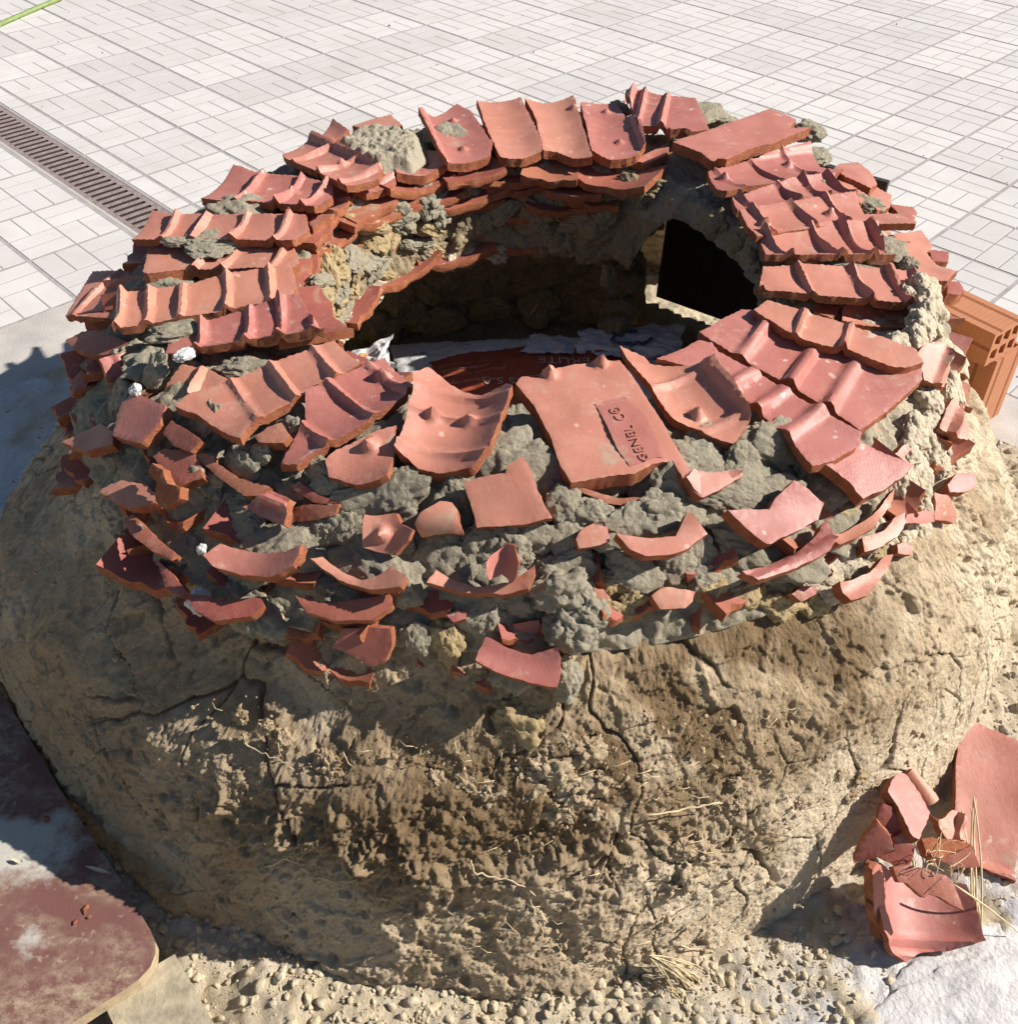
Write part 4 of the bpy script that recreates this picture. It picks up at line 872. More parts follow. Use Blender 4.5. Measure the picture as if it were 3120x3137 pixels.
for u in range(-9, 22):
    for v in range(-12, 18):
        cc = uv2w(u+.5, v+.5)
        bed = (u >= 6 and v < 2)
        strip = (-2 <= v < -1)
        if bed or not in_view(cc): continue
        cand.append((float(np.hypot(*cc)), u, v, strip))
cand.sort()
RZ = math.atan2(EU[1], EU[0])
cnt = 0; restV = []; 
def put_slab(u, v, me):
    p = uv2w(u, v); o = bpy.data.objects.new('slab', me); COL.objects.link(o); o.parent = pav
    o.location = (p[0], p[1], .0004*math.sin(u*12.9+v*78.2)); o.rotation_euler = (.0007*math.sin(u*3.3+v), .0007*math.sin(v*5.1+u*2), RZ)
far = []
for d_, u, v, strip in cand:
    if strip:
        if cnt < 296: put_slab(u, -1.25, S_HALF); cnt += 1
        continue
    vv = v if v >= -1 else v+.17
    if v == -3 or v < -2: vv = v+.17
    if cnt < 296: put_slab(u, vv, S_FULL); cnt += 1
    else: far.append((u, vv))
# slabs farther off than the nearest 296: one joined part
base = S_FULL; bv = np.array([v.co[:] for v in base.vertices]); bf = [tuple(p.vertices) for p in base.polygons]; ba = np.zeros(len(bv)); base.attributes['groove'].data.foreach_get('value', (tmp := np.zeros(len(bv), np.float32))); 
more = []
for u in range(-40, 46):
    for v in range(-40, 60):
        if (u >= 6 and v < 2) or (-2 <= v < -1): continue
        if any(u == c[1] and v == c[2] for c in ()): pass
        more.append((u, v))
done = set((u, v) for _, u, v, s_ in cand)
allfar = far+[(u, v if v >= -1 else v+.17) for u, v in more if (u, v) not in done and abs(u) < 34 and -30 < v < 40]
VV = []; FF = []; AA = []
cs, sn = math.cos(RZ), math.sin(RZ)
simpleV = np.array([(.0045, .0045, 0), (SL-.0045, .0045, 0), (SL-.0045, SL-.0045, 0), (.0045, SL-.0045, 0)])
nfar = len(far)
for k, (u, v) in enumerate(allfar):
    p = uv2w(u, v); src = bv if k < nfar else simpleV
    q = np.column_stack([p[0]+src[:, 0]*cs-src[:, 1]*sn, p[1]+src[:, 0]*sn+src[:, 1]*cs, src[:, 2]]); b0 = sum(len(x) for x in VV) if k == 0 else b0n
    VV.append(q); AA.append(tmp if k < nfar else np.zeros(4))
    FF += [tuple(i+b0 for i in f) for f in (bf if k < nfar else [(0, 1, 2, 3)])]; b0n = b0+len(q)
if VV:
    o = link('far_slabs', mesh('far_slabs', np.concatenate(VV), FF, smooth=False, attrs={'groove': np.concatenate(AA)}), (SLAB,), pav); o['kind'] = 'stuff'
# bed of mortar under the slabs (open over the bed of earth and the drain)
def quad_uv(name, u0, u1, v0, v1, z, m_, kind='structure', thick=None, parent=None):
    c4_ = [uv2w(u0, v0), uv2w(u1, v0), uv2w(u1, v1), uv2w(u0, v1)]
    V = [(p[0], p[1], z) for p in c4_]; F = [(0, 1, 2, 3)]
    if thick:
        V += [(p[0], p[1], z-thick) for p in c4_]; F += [(0, 4, 5, 1), (1, 5, 6, 2), (2, 6, 7, 3), (3, 7, 4, 0)]
    o = link(name, mesh(name, V, F, smooth=False), (m_,), parent)
    if kind: o['kind'] = kind
    return o
quad_uv('joint_bed', -120, 6.0, -1.27, 120, -.0014, JOINT, None, .05, pav)
quad_uv('joint_bed', 6.0, 150, 2.0, 120, -.0014, JOINT, None, .05, pav)
quad_uv('joint_bed', -120, 6.0, -120, -1.77, -.0014, JOINT, None, .05, pav)
# concrete strips round the bed of earth, subdivided a little for an uneven edge
def conc_strip(name, ua, ub, va, vb, z, edge_jit=.02):
    nu = max(2, int((ub-ua)*SL/.02)); nv_ = max(2, int((vb-va)*SL/.02))
    U, Vv = np.meshgrid(np.linspace(ua, ub, nu), np.linspace(va, vb, nv_), indexing='ij')
    Pw = G0[None, None]+(U[..., None]*EU+Vv[..., None]*EV)*SL; Q = np.column_stack([Pw.reshape(-1, 2), np.zeros(nu*nv_)])
    Q[:, 2] = z+.003*fbm(Q*14, 3)
    o = link(name, mesh(name, Q, grid_faces(nu, nv_)), (CONC,), None); o['kind'] = 'structure'
    # inner face
    return o
conc_strip('concrete_border', 6.02, 7.0, -9, 2.0, .0)
conc_strip('concrete_border', 7.0, 26, 1.36, 2.0, .001)
for (a, b) in (((7.0, -9), (7.0, 1.36)), ((7.0, 1.36), (26, 1.36))):
    pa, pb = uv2w(*a), uv2w(*b); V = [(pa[0], pa[1], .0), (pb[0], pb[1], .0), (pb[0], pb[1], -.12), (pa[0], pa[1], -.12)]
    o = link('concrete_kerb', mesh('concrete_kerb', V, [(0, 1, 2, 3)], smooth=False), (CONC,)); o['kind'] = 'structure'

# drain grate
g0 = uv2w(-7, -1.515); gr = empty('drain_grate', (g0[0], g0[1], 0), 'long rusty slotted drain grate let into the pale paving', 'drain grate')
def uvbox(name, u0, u1, v0, v1, z0, z1, m_, parent, me=None):
    a = [uv2w(u0, v0), uv2w(u1, v0), uv2w(u1, v1), uv2w(u0, v1)]
    V = [(p[0]-g0[0], p[1]-g0[1], z0) for p in a]+[(p[0]-g0[0], p[1]-g0[1], z1) for p in a]
    return link(name, mesh(name, V, [(3, 2, 1, 0), (4, 5, 6, 7), (0, 1, 5, 4), (1, 2, 6, 5), (2, 3, 7, 6), (3, 0, 4, 7)], smooth=False), (m_,), parent)
uvbox('frame', -7, 6.0, -1.335, -1.275, -.03, -.002, METAL, gr)
uvbox('frame', -7, 6.0, -1.765, -1.705, -.03, -.002, METAL, gr)
uvbox('channel', -7, 6.0, -1.765, -1.275, -.14, -.12, PIT, gr)
uvbox('channel_wall', -7, 6.0, -1.275, -1.25, -.14, -.006, PIT, gr)
uvbox('channel_wall', -7, 6.0, -1.80, -1.765, -.14, -.001, CONC, gr)
# chequered bar: a strip with two rows of raised studs
def bar_mesh():
    L = .37*SL; wd = .022; V, F = box((0, 0, -.009), (wd, L, .014)); V = list(V); F = list(F)
    # studs pressed out of the same bar top: fine mesh grid instead of loose pieces
    nx, ny = 9, 40; xs = np.linspace(-wd/2, wd/2, nx); ys = np.linspace(-L/2, L/2, ny)
    Gx, Gy = np.meshgrid(xs, ys, indexing='ij'); Zt = -.002+.0022*np.maximum(0, np.cos(Gx/wd*4*math.pi)*-1)*np.maximum(0, np.sin(Gy/L*24*math.pi))
    Vt = np.column_stack([Gx.ravel(), Gy.ravel(), Zt.ravel()]); Ft = grid_faces(nx, ny).tolist()
    per = [i*ny for i in range(nx)]+[(nx-1)*ny+k for k in range(1, ny)]+[i*ny+ny-1 for i in range(nx-2, -1, -1)]+[k for k in range(ny-2, 0, -1)]
    b0 = len(Vt); Vb = [(Vt[p][0], Vt[p][1], -.018) for p in per]
    for i in range(len(per)):
        k = (i+1) % len(per); Ft.append((per[k], per[i], b0+i, b0+k))
    me = mesh('bar', np.concatenate([Vt, np.array(Vb)]), Ft, [0]*((nx-1)*(ny-1))+[1]*len(per), smooth=False); me.materials.append(METAL); me.materials.append(SLOT_SHADE); return me
SLOT_SHADE = simple('slot_shade', (.045, .028, .025), .95, .3, 40, .4, .002, 200)  # near-black bar sides put the shade of the slots into the colour
BAR = bar_mesh()
pitch_u = .128; k = 0
u = -4.2
while u < 5.95:
    p = uv2w(u, -1.52); o = bpy.data.objects.new('bar', BAR); COL.objects.link(o); o.parent = gr
    o.location = (p[0]-g0[0], p[1]-g0[1], 0); o.rotation_euler = (0, 0, RZ)
    k += 1; u += pitch_u if k % 40 else pitch_u*1.2

# ------------------------------------------------------------------ earth
far_e = link('earth', mesh('earth', [(-60, -60, -.16), (60, -60, -.16), (60, 120, -.16), (-60, 120, -.16)], [(0, 1, 2, 3)], smooth=False), (GROUND,)); far_e['kind'] = 'structure'
gx = np.arange(-2.0, 1.9, .006); gy = np.arange(.25, 2.6, .006)
GX, GY = np.meshgrid(gx, gy, indexing='ij'); P = np.stack([GX, GY, 0*GX], -1).reshape(-1, 3)
dr = np.hypot(P[:, 0]-CX, P[:, 1]-CY); uu = ((P[:, :2]-G0)@EU)/SL; vv = ((P[:, :2]-G0)@EV)/SL
lime = np.clip(np.exp(-(((P[:, 0]-.72)/.22)**2+((P[:, 1]-.62)/.2)**2))*1.6+np.exp(-(((P[:, 0]-.42)/.14)**2+((P[:, 1]-.50)/.10)**2))+.7*np.exp(-(((P[:, 0]+.05)/.16)**2+((P[:, 1]-.50)/.06)**2))+.8*np.exp(-(((P[:, 0]+.40)/.10)**2+((P[:, 1]-.74)/.06)**2)), 0, 1)*sstep(-.45, .15, fbm(P*14, 4)+.1)
h = -.012+.014*fbm(P*4, 3)+.010*fbm(P*14+3, 3)+.006*np.maximum(0, ridge(P*30, 2)-.7)+.004*fbm(P*45, 3)+.003*np.abs(noise(P*80))
h += .02*sstep(1.35, 1.05, dr)
left = sstep(-.6, -1.0, P[:, 0])*sstep(.9, 1.3, P[:, 1]); h = h*(1-.6*left)+.012*left     # lime crust on the left is trodden flat
h = np.minimum(h, .035)
P[:, 2] = h
Fg = grid_faces(len(gx), len(gy)); keep = (uu > 6.98) & (vv < 1.37); Fg = Fg[keep[Fg].all(1)]
used = np.unique(Fg); mp = -np.ones(len(P), int); mp[used] = np.arange(len(used))
lime2 = np.clip(lime+1.0*left*sstep(-.7, .1, fbm(P*6+5, 3)), 0, 1)
go = link('ground', mesh('ground', P[used], mp[Fg], attrs={'lime': lime2[used]}), (GROUND,)); go['kind'] = 'structure'

# loose clods and gravel
CLODS = [clod_mesh('clod', 20+s_, 4, .12) for s_ in range(7)]
for m_ in CLODS: m_.materials.append(CLOD)
def clod(c, x, y, r_px, z=0, m_=None, grp='dried clay clods lying at the foot of the oven', label='dried clay clod lying among rubble at the foot of the oven'):
    P = at_z(c, x, y, z); d = np.dot(P-CAM, FWD); r_ = 1.15*r_px*CR[c][2]*d/CAM_F
    o = bpy.data.objects.new('clod', CLODS[int(RNG.integers(7))]); COL.objects.link(o)
    o.location = (P[0], P[1], z+r_*.12); o.scale = (r_*RNG.uniform(.9, 1.15), r_*RNG.uniform(.85, 1.1), r_*RNG.uniform(.7, .95)); o.rotation_euler = (RNG.uniform(-.4, .4), RNG.uniform(-.4, .4), RNG.uniform(0, 6.28))
    return tag(o, label, 'clod', grp)
for x, y, r_ in ((715, 865, 38), (640, 1015, 58), (755, 955, 36), (935, 1015, 36), (1010, 1070, 62), (770, 1070, 30), (830, 1020, 26), (690, 960, 26), (900, 1130, 42), (1000, 1120, 42), (1080, 1180, 36), (1180, 1180, 38), (1290, 1195, 36), (1120, 1230, 32), (1410, 1230, 55), (1610, 1230, 58), (1500, 1180, 36), (1240, 1120, 28), (740, 1130, 30), (1720, 1190, 40), (1800, 1240, 36), (950, 1060, 25), (860, 1180, 30), (1050, 1250, 30), (620, 860, 22), (580, 830, 22), (1340, 1130, 24), (1480, 1260, 36), (810, 930, 22), (600, 900, 18), (1000, 1200, 30), (1690, 1260, 28), (870, 1060, 20), (540, 640, 40), (500, 620, 26), (560, 600, 24), (470, 690, 22), (1120, 1120, 18)):
    clod('c7', x, y, r_, -.01)
for x, y, r_ in ((930, 1200, 42), (1100, 1215, 40), (1050, 1110, 22), (870, 1240, 30), (1000, 1150, 26), (1190, 1130, 22), (1230, 1230, 26), (820, 1180, 22), (960, 1090, 18), (1150, 1180, 20), (790, 1250, 26), (1260, 1080, 20), (1120, 1060, 16), (1180, 920, 26), (1240, 880, 26), (1160, 870, 22), (1290, 940, 20), (1080, 1000, 22), (1330, 1050, 22)):
    clod('c8', x, y, r_, -.01)
# a cluster of clods stuck to the skin of the base
for c, x, y, r_ in (('c8', 690, 700, 75), ('c8', 620, 760, 50), ('c8', 740, 640, 50), ('c8', 660, 620, 40), ('c7', 1700, 570, 70), ('c7', 1640, 520, 45), ('c7', 1790, 470, 55), ('c7', 1420, 470, 55), ('c7', 1330, 400, 60), ('c7', 1450, 500, 40), ('c7', 1240, 320, 55), ('c7', 1150, 340, 40), ('c7', 1400, 440, 45), ('c7', 1210, 265, 26), ('c7', 1560, 590, 35), ('c7', 1480, 360, 40), ('c7', 1060, 210, 40), ('c7', 1000, 160, 30), ('c7', 910, 430, 30), ('c7', 905, 120, 28), ('c8', 220, 210, 40), ('c8', 300, 250, 60), ('c8', 190, 330, 80), ('c8', 120, 300, 60), ('c8', 260, 400, 70), ('c8', 350, 360, 60), ('c8', 90, 400, 60), ('c8', 200, 470, 60), ('c8', 330, 470, 50), ('c8', 60, 330, 50), ('c8', 150, 230, 45), ('c7', 1850, 400, 60), ('c7', 1760, 380, 50), ('c7', 1640, 360, 40), ('c7', 1250, 655, 22), ('c7', 1840, 760, 40), ('c8', 1250, 330, 26), ('c8', 1330, 340, 40), ('c8', 1190, 260, 26), ('c8', 1380, 370, 36), ('c8', 1290, 410, 34), ('c8', 1100, 440, 26), ('c8', 860, 370, 26), ('c8', 870, 450, 24), ('c8', 1340, 480, 30), ('c8', 1440, 60, 40), ('c8', 1350, 120, 30), ('c8', 520, 120, 22), ('c7', 1560, 760, 30), ('c7', 1420, 740, 40), ('c7', 590, 620, 34), ('c7', 860, 560, 22), ('c7', 1600, 1000, 60), ('c7', 1400, 1060, 60)):
    d = hit(c, x, y); k_ = CR[c][2]*np.dot(d-CAM, FWD)/CAM_F*r_
    rd = radial(d); n = unit(rd*.85+np.array([0, 0, .5])); ex = np.array([-rd[1], rd[0], 0])
    o = put_lump(d-n*k_*.22, ex, np.cross(n, ex), n, (k_*1.1, k_*.9, k_*.62), LUMPS_C, name='clod')

# gravel and crumbs: uncountable
def scatter(name, n, fn, smin, smax, m_, seed):
    rg = np.random.default_rng(seed); base = []
    for s_ in range(4):
        bm = bmesh.new(); bmesh.ops.create_icosphere(bm, subdivisions=2, radius=1); q = np.array([v.co[:] for v in bm.verts]); q = facet(q, s_+seed*9, 7, .3, .8); f = np.array([[v.index for v in fc.verts] for fc in bm.faces]); bm.free()
        base.append((q*(1+.25*noise(q*1.4+s_*5))[:, None], f))
    V = []; F = []; off = 0
    for _ in range(n):
        p = fn(rg)
        if p is None: continue
        q, f = base[rg.integers(4)]; s_ = smin*(smax/smin)**(rg.random()**3.2); a = rg.uniform(0, 6.28); c_, s2 = math.cos(a), math.sin(a)
        qq = q*s_*rg.uniform(.7, 1.2, 3); qq = np.column_stack([qq[:, 0]*c_-qq[:, 1]*s2, qq[:, 0]*s2+qq[:, 1]*c_, qq[:, 2]])
        V.append(qq+p+np.array([0, 0, s_*.1])); F.append(f+off); off += len(q)
    o = link(name, mesh(name, np.concatenate(V), np.concatenate(F), smooth=False), (m_,)); o['kind'] = 'stuff'; return o
def ground_h(x, y):
    i = int((x-gx[0])/.006); j = int((y-gy[0])/.006)
    if 0 <= i < len(gx) and 0 <= j < len(gy): return h.reshape(len(gx), len(gy))[i, j]
    return -.03
def near_base(rg):
    a = rad(rg.uniform(-150, -15)); r_ = 1.03+abs(rg.normal(0, .12)); x, y = CX+r_*math.cos(a), CY+r_*math.sin(a)
    if x < -1.0 or y < .3: return None
    if x > .5 and rg.random() < .75: return None
    return np.array([x, y, ground_h(x, y)])
def right_bed(rg):
    x, y = rg.uniform(.75, 1.75), rg.uniform(.8, 2.0); q = np.array([x, y]); u_, v_ = (q-G0)@EU/SL, (q-G0)@EV/SL
    if v_ > 1.33 or math.hypot(x-CX, y-CY) < .92: return None
    return np.array([x, y, ground_h(x, y)])
def left_bed(rg):
    x, y = rg.uniform(-1.9, -.9), rg.uniform(1.2, 2.3); q = np.array([x, y]); u_ = (q-G0)@EU/SL
    if u_ < 7.0: return None
    return np.array([x, y, ground_h(x, y)])
scatter('rubble', 10500, near_base, .0012, .0115, CLOD, 3)
scatter('gravel', 5200, right_bed, .0018, .014, GRAVEL, 4)
scatter('grit', 500, left_bed, .0015, .006, GRAVEL, 5)
def skin(rg):                                       # crumbs sticking to the clay skin
    a = rad(rg.normal(-85, 38)); z = rg.uniform(.0, .38); r_ = wall_r(z, a)+.004; return np.array([CX+r_*math.cos(a), CY+r_*math.sin(a), z])
o = scatter('clay_crumbs', 2600, skin, .001, .006, CLAY, 6); o.parent = oven; o.location = (-CX, -CY, 0)

# pale rock at the lower right
rk = lump_mesh('limestone_rock', 91, 6, .16, 1.3, 1., .035, .03); rk.materials.append(STONE)
o = bpy.data.objects.new('limestone_rock', rk); COL.objects.link(o); o.location = tuple(at_z('v', 1880, 1960, -.03)); o.scale = (.26, .16, .060); o.rotation_euler = (0, 0, rad(20))
tag(o, 'pale rough limestone rock at the lower right corner in front of the broken tiles', 'rock')

# ------------------------------------------------------------------ tile heap at the lower right
def frag(pts, z, n, label, name='tile_fragment', c='p', **kw):
    m = np.mean(pts, 0); P = at_z(c, m[0], m[1], z)
    r = shard((c, pts), P, np.array(n, float), name=name, parent=None, **kw)
    tag(r[0], label, 'tile fragment' if name == 'tile_fragment' else 'roof tile', 'broken tiles heaped beside the oven'); return r
frag([(1093, -309), (1330, -190), (1640, -60), (1640, 500), (1560, 900), (1535, 1112), (1380, 1040), (1180, 975), (1010, 1000), (1040, 500), (1050, 100)], .045, (-.05, -.30, 1), 'long flat roof tile with a raised rib lying at the right edge', 'roof_tile', axis=((1300, -200), (1300, 1000)), ribs=(), lip=('s1',), th=.02, sag=.004)
frag([(370, 1000), (385, 950), (440, 985), (470, 1010), (700, 1060), (950, 1100), (1100, 1130), (1160, 1280), (1228, 1610), (1100, 1655), (1000, 1680), (830, 1700), (740, 1725), (645, 1790), (480, 1715), (410, 1560), (360, 1350)], .050, (.12, -.42, 1), 'deeply curved tile fragment lying open side up at the front of the heap', axis=((750, 1050), (850, 1720)), sag=.030, ribs=((.78, .7), (.92, .7)), th=.017)
FR = bpy.data.objects['tile_fragment']
wl = [(345, 1010), (385, 945), (440, 985), (462, 1120), (470, 1262), (500, 1340), (510, 1460), (480, 1720), (410, 1560), (360, 1350)]
mw = np.mean(wl, 0); Pw = at_z('p', mw[0], mw[1], .075)
ow = shard(('p', wl), Pw, np.array([.75, -.75, .45]), axis=((400, 960), (450, 1700)), name='side_wall', parent=None, th=.014, mats=(TILE, EDGE), jag=.003)[0]
ow.parent = FR; ow.matrix_basis = FR.matrix_basis.inverted() @ ow.matrix_basis
frag([(520, 985), (640, 960), (800, 1005), (960, 1050), (1020, 1120), (1060, 1220), (1115, 1350), (1000, 1290), (900, 1230), (825, 1205), (780, 1240), (735, 1210), (640, 1110), (570, 1110)], .135, (.05, -.6, 1), 'jagged fragment bridging the open side of the curved tile', th=.016, mats=(TILE_R, EDGE))
frag([(480, 340), (510, 240), (565, 180), (625, 190), (740, 360), (832, 520), (790, 640), (742, 742), (688, 722), (610, 560), (540, 425)], .17, (.5, -.15, 1), 'pale pink fragment leaning highest in the heap', th=.016)
frag([(640, 212), (660, 160), (682, 140), (760, 240), (850, 330), (915, 370), (900, 412), (815, 465), (720, 330)], .15, (.3, -.3, 1), 'small curled fragment behind the pale pink one', sag=-.012, th=.012)
frag([(185, 945), (215, 840), (260, 750), (388, 602), (470, 690), (528, 838), (380, 900)], .15, (-.2, -.9, .6), 'triangular shaded fragment at the left side of the heap', mats=(TILE_R, EDGE), th=.014)
frag([(388, 592), (405, 500), (435, 440), (505, 470), (625, 655), (560, 705), (515, 722), (470, 690)], .16, (-.1, -.7, .8), 'brown fragment wedged below the pale pink one', mats=(TILE_R, EDGE), th=.014)
frag([(395, 905), (530, 842), (512, 732), (600, 698), (660, 740), (702, 812), (690, 880), (655, 965), (600, 1032), (520, 960), (440, 930)], .14, (-.1, -.7, .8), 'dark red fragment in the middle of the heap', mats=(TILE_R, EDGE), th=.014)
frag([(760, 742), (850, 730), (1000, 750), (1185, 788), (1035, 842), (905, 925), (840, 880), (800, 850)], .14, (.1, -.2, 1), 'broken edged fragment lying flat under the straw stalks', mats=(EDGE, EDGE), th=.02)
frag([(900, 925), (1050, 832), (1200, 818), (1228, 900), (1255, 985), (1120, 980), (1000, 970)], .11, (.1, -.9, .6), 'weave patterned fragment standing behind the straw stalks', mats=(TILE_R, EDGE), th=.014)
frag([(822, 535), (890, 580), (960, 560), (1020, 498), (1070, 510), (1115, 575), (1142, 762), (1060, 755), (980, 752), (905, 640)], .11, (.2, -.4, 1), 'ribbed fragment between the heap and the long flat tile', axis=((850, 560), (1130, 700)), ribs=((.18, 1.), (.8, 1.2)), th=.016)

# ------------------------------------------------------------------ hollow bricks
def brick_mesh(L, wd, ht, nx, ny):
    t = .010; out = []
    def grooved(a, b, inward, sets):
        a, b = np.array(a, float), np.array(b, float); d = b-a; res = [tuple(a)]
        for s0 in sets:
            for k in range(3):
                c0 = s0+k*.035
                for (f_, dp) in ((c0, 0), (c0+.004, .004), (c0+.016, .004), (c0+.020, 0)): res.append(tuple(a+d*f_+np.array(inward)*dp))
        return res
    out += grooved((0, 0), (wd, 0), (0, 1), (.16, .74)); out += grooved((wd, 0), (wd, ht), (-1, 0), (.2, .66)); out += grooved((wd, ht), (0, ht), (0, -1), (.16, .74)); out += grooved((0, ht), (0, 0), (1, 0), (.45,))
    holes = []; cw = (wd-t*(nx+1))/nx; ch = (ht-t*(ny+1))/ny
    for i in range(nx):
        for j in range(ny):
            x0 = t+i*(cw+t); y0 = t+j*(ch+t); k = .003
            holes.append([(x0+k, y0), (x0+cw-k, y0), (x0+cw, y0+k), (x0+cw, y0+ch-k), (x0+cw-k, y0+ch), (x0+k, y0+ch), (x0, y0+ch-k), (x0, y0+k)])
    pts = list(out); ed = [(i, (i+1) % len(out)) for i in range(len(out))]
    for hl in holes:
        b = len(pts); pts += hl; ed += [(b+i, b+(i+1) % len(hl)) for i in range(len(hl))]
    r = delaunay_2d_cdt([Vector(q) for q in pts], ed, [], 0, 1e-7)
    V2 = np.array([v[:] for v in r[0]]); T = []
    for f in r[2]:
        cpt = V2[list(f)].mean(0)[None]
        if inpoly(cpt, out)[0] and not any(inpoly(cpt, hl)[0] for hl in holes): T.append(tuple(f))
    n = len(V2); V = np.concatenate([np.column_stack([V2, np.zeros(n)]), np.column_stack([V2, np.full(n, L)])])
    F = [f[::-1] for f in T]+[tuple(i+n for i in f) for f in T]; cnt = {}
    for f in T:
        for i in range(3): cnt[(f[i], f[(i+1) % 3])] = 1
    for (a, b) in cnt:
        if (b, a) not in cnt: F.append((a, b, b+n, a+n))
    return mesh('hollow_brick', V, F, smooth=False)
BW, BH = .115, .085
# upright brick: long axis vertical; lying brick rests on it
ez_r = np.array([-.62, .785]); ex_r = np.array([.785, .62])
def brick(name, M3, loc, L, label):
    me = brick_mesh(L, BW, BH, 3, 2); me.materials.append(BRICK); o = bpy.data.objects.new(name, me); COL.objects.link(o)
    o.matrix_world = Matrix(((M3[0][0], M3[1][0], M3[2][0], loc[0]), (M3[0][1], M3[1][1], M3[2][1], loc[1]), (M3[0][2], M3[1][2], M3[2][2], loc[2]), (0, 0, 0, 1)))
    return tag(o, label, 'hollow brick', 'hollow bricks propped against the oven')
ex3 = np.array([ex_r[0], ex_r[1], 0]); back3 = np.array([ez_r[0], ez_r[1], 0]); up3 = np.array([0, 0, 1.])
pA = at_z('r', 1340, 882, .205)
brick('hollow_brick', (ex3, up3, back3), pA, .33, 'hollow brick with six holes lying across the upright one')
# mesh x along width, y = height, z = length  -> for the lying brick length runs back; flip so holes face front (z=0 end at front)
pB = at_z('r', 1190, 1590, -.02)
brick('hollow_brick', (ex3, back3*1.0, up3), pB+np.array([0, 0, 0]), .222, 'hollow brick standing on its end at the edge of the gravel')

# ------------------------------------------------------------------ boards at the lower left
def slab_poly(name, pts_c, z, th, mats, label, cat, attrs=None):
    c, pts = pts_c; W_ = np.array([at_z(c, x, y, z) for x, y in pts])[:, :2]
    if np.sum(W_[:, 0]*np.roll(W_[:, 1], -1)-np.roll(W_[:, 0], -1)*W_[:, 1]) < 0: W_ = W_[::-1]
    g = .015; xs = np.arange(W_[:, 0].min(), W_[:, 0].max(), g); ys = np.arange(W_[:, 1].min(), W_[:, 1].max(), g)
    G = np.stack(np.meshgrid(xs, ys, indexing='ij'), -1).reshape(-1, 2); G = G[inpoly(G, W_)]
    dm = np.full(len(G), 9.)
    for i in range(len(W_)):
        a, b = W_[i], W_[(i+1) % len(W_)]; ab = b-a; t = np.clip(((G-a)@ab)/(ab@ab), 0, 1); dm = np.minimum(dm, np.linalg.norm(G-(a+t[:, None]*ab), axis=1))
    G = G[dm > .007]; n0 = len(W_)
    r = delaunay_2d_cdt([Vector(q) for q in np.concatenate([W_, G])], [(i, (i+1) % n0) for i in range(n0)], [], 1, 1e-7)
    V2 = np.array([v[:] for v in r[0]]); T = [tuple(f) for f in r[2]]; n = len(V2)
    V = np.concatenate([np.column_stack([V2, np.full(n, z)]), np.column_stack([V2, np.full(n, z-th)])]); F = T+[(f[2]+n, f[1]+n, f[0]+n) for f in T]; mi = [0]*len(T)+[1]*len(T); cnt = {}
    for f in T:
        for i in range(3): cnt[(f[i], f[(i+1) % 3])] = 1
    for (a, b) in cnt:
        if (b, a) not in cnt: F.append((b, a, a+n, b+n)); mi.append(1)
    at_ = {k: np.array([fn(v) for v in V]) for k, fn in (attrs or {}).items()}
    me = mesh(name, V, F, mi, smooth=False, attrs=at_); o = link(name, me, mats); return tag(o, label, cat)
cp_ = at_z('v', -5, 1600, .075)
def cement(v):
    return 1.1*math.exp(-(((v[0]-cp_[0])/.13)**2+((v[1]-cp_[1])/.06)**2)) + 0.50*math.exp(-(((v[0]-cp2[0])/.030)**2+((v[1]-cp2[1])/.022)**2))
cp2 = at_z('v', 62, 1775, .075)
slab_poly('tabletop_board', ('v', [(-120, 1120), (-30, 1258), (0, 1304), (60, 1400), (120, 1500), (172, 1578), (232, 1668), (284, 1755), (294, 1778), (293, 1800), (284, 1824), (262, 1848), (225, 1874), (180, 1902), (130, 1935), (40, 2000), (-300, 2250), (-500, 1700)]), .075, .022, (BOARD, PLY), 'red brown tabletop board with a rounded corner, stained with mud', 'board', {'cement': cement})
slab_poly('dusty_plank', ('v', [(190, 1880), (330, 1800), (352, 1838), (420, 1960), (300, 2030), (240, 1990)]), .052, .03, (PLY2, PLY), 'dusty tan plank lying under the rounded corner of the red brown board', 'plank')
# chips and leaves on the board
CHIP = lump_mesh('tile_chip', 60, 2, .4, 1.4, .5, .1); CHIP.materials.append(EDGE)
for x, y, r_ in ((175, 503, 16), (283, 893, 11), (325, 838, 14), (337, 872, 9), (320, 855, 8)):
    P = at_z('c7', x, y, .077); k_ = r_*CR['c7'][2]*np.dot(P-CAM, FWD)/CAM_F
    o = bpy.data.objects.new('tile_chip', CHIP); COL.objects.link(o); o.location = P; o.scale = (k_, k_*.7, k_*.8); o.rotation_euler = (0, 0, RNG.uniform(0, 6)); tag(o, 'orange crumb of broken tile lying on the red brown board', 'tile chip', 'tile chips on the board')
for (a, b, wd, lab) in (((45, 655), (88, 668), 9, 'small pale dry leaf at the edge of the cement patch on the board'), ((325, 685), (418, 712), 8, 'long pale dry leaf lying near the right edge of the board')):
    A_ = at_z('c7', *a, .079); B_ = at_z('c7', *b, .079); d = B_-A_; n_ = unit(np.array([-d[1], d[0], 0])); V = []; F = []; wl = wd*CR['c7'][2]*1.3/CAM_F
    for i in range(11):
        t = i/10; w_ = wl*math.sin(math.pi*t)**.7; p = A_+d*t
        V += [p+n_*w_+np.array([0, 0, .003]), p+np.array([0, 0, .0008]), p-n_*w_+np.array([0, 0, .003])]
    for i in range(10):
        for k in range(2): F.append((i*3+k, i*3+k+1, i*3+k+4, i*3+k+3))
    o = link('dry_leaf', mesh('dry_leaf', V, F), (LEAF,)); tag(o, lab, 'leaf')

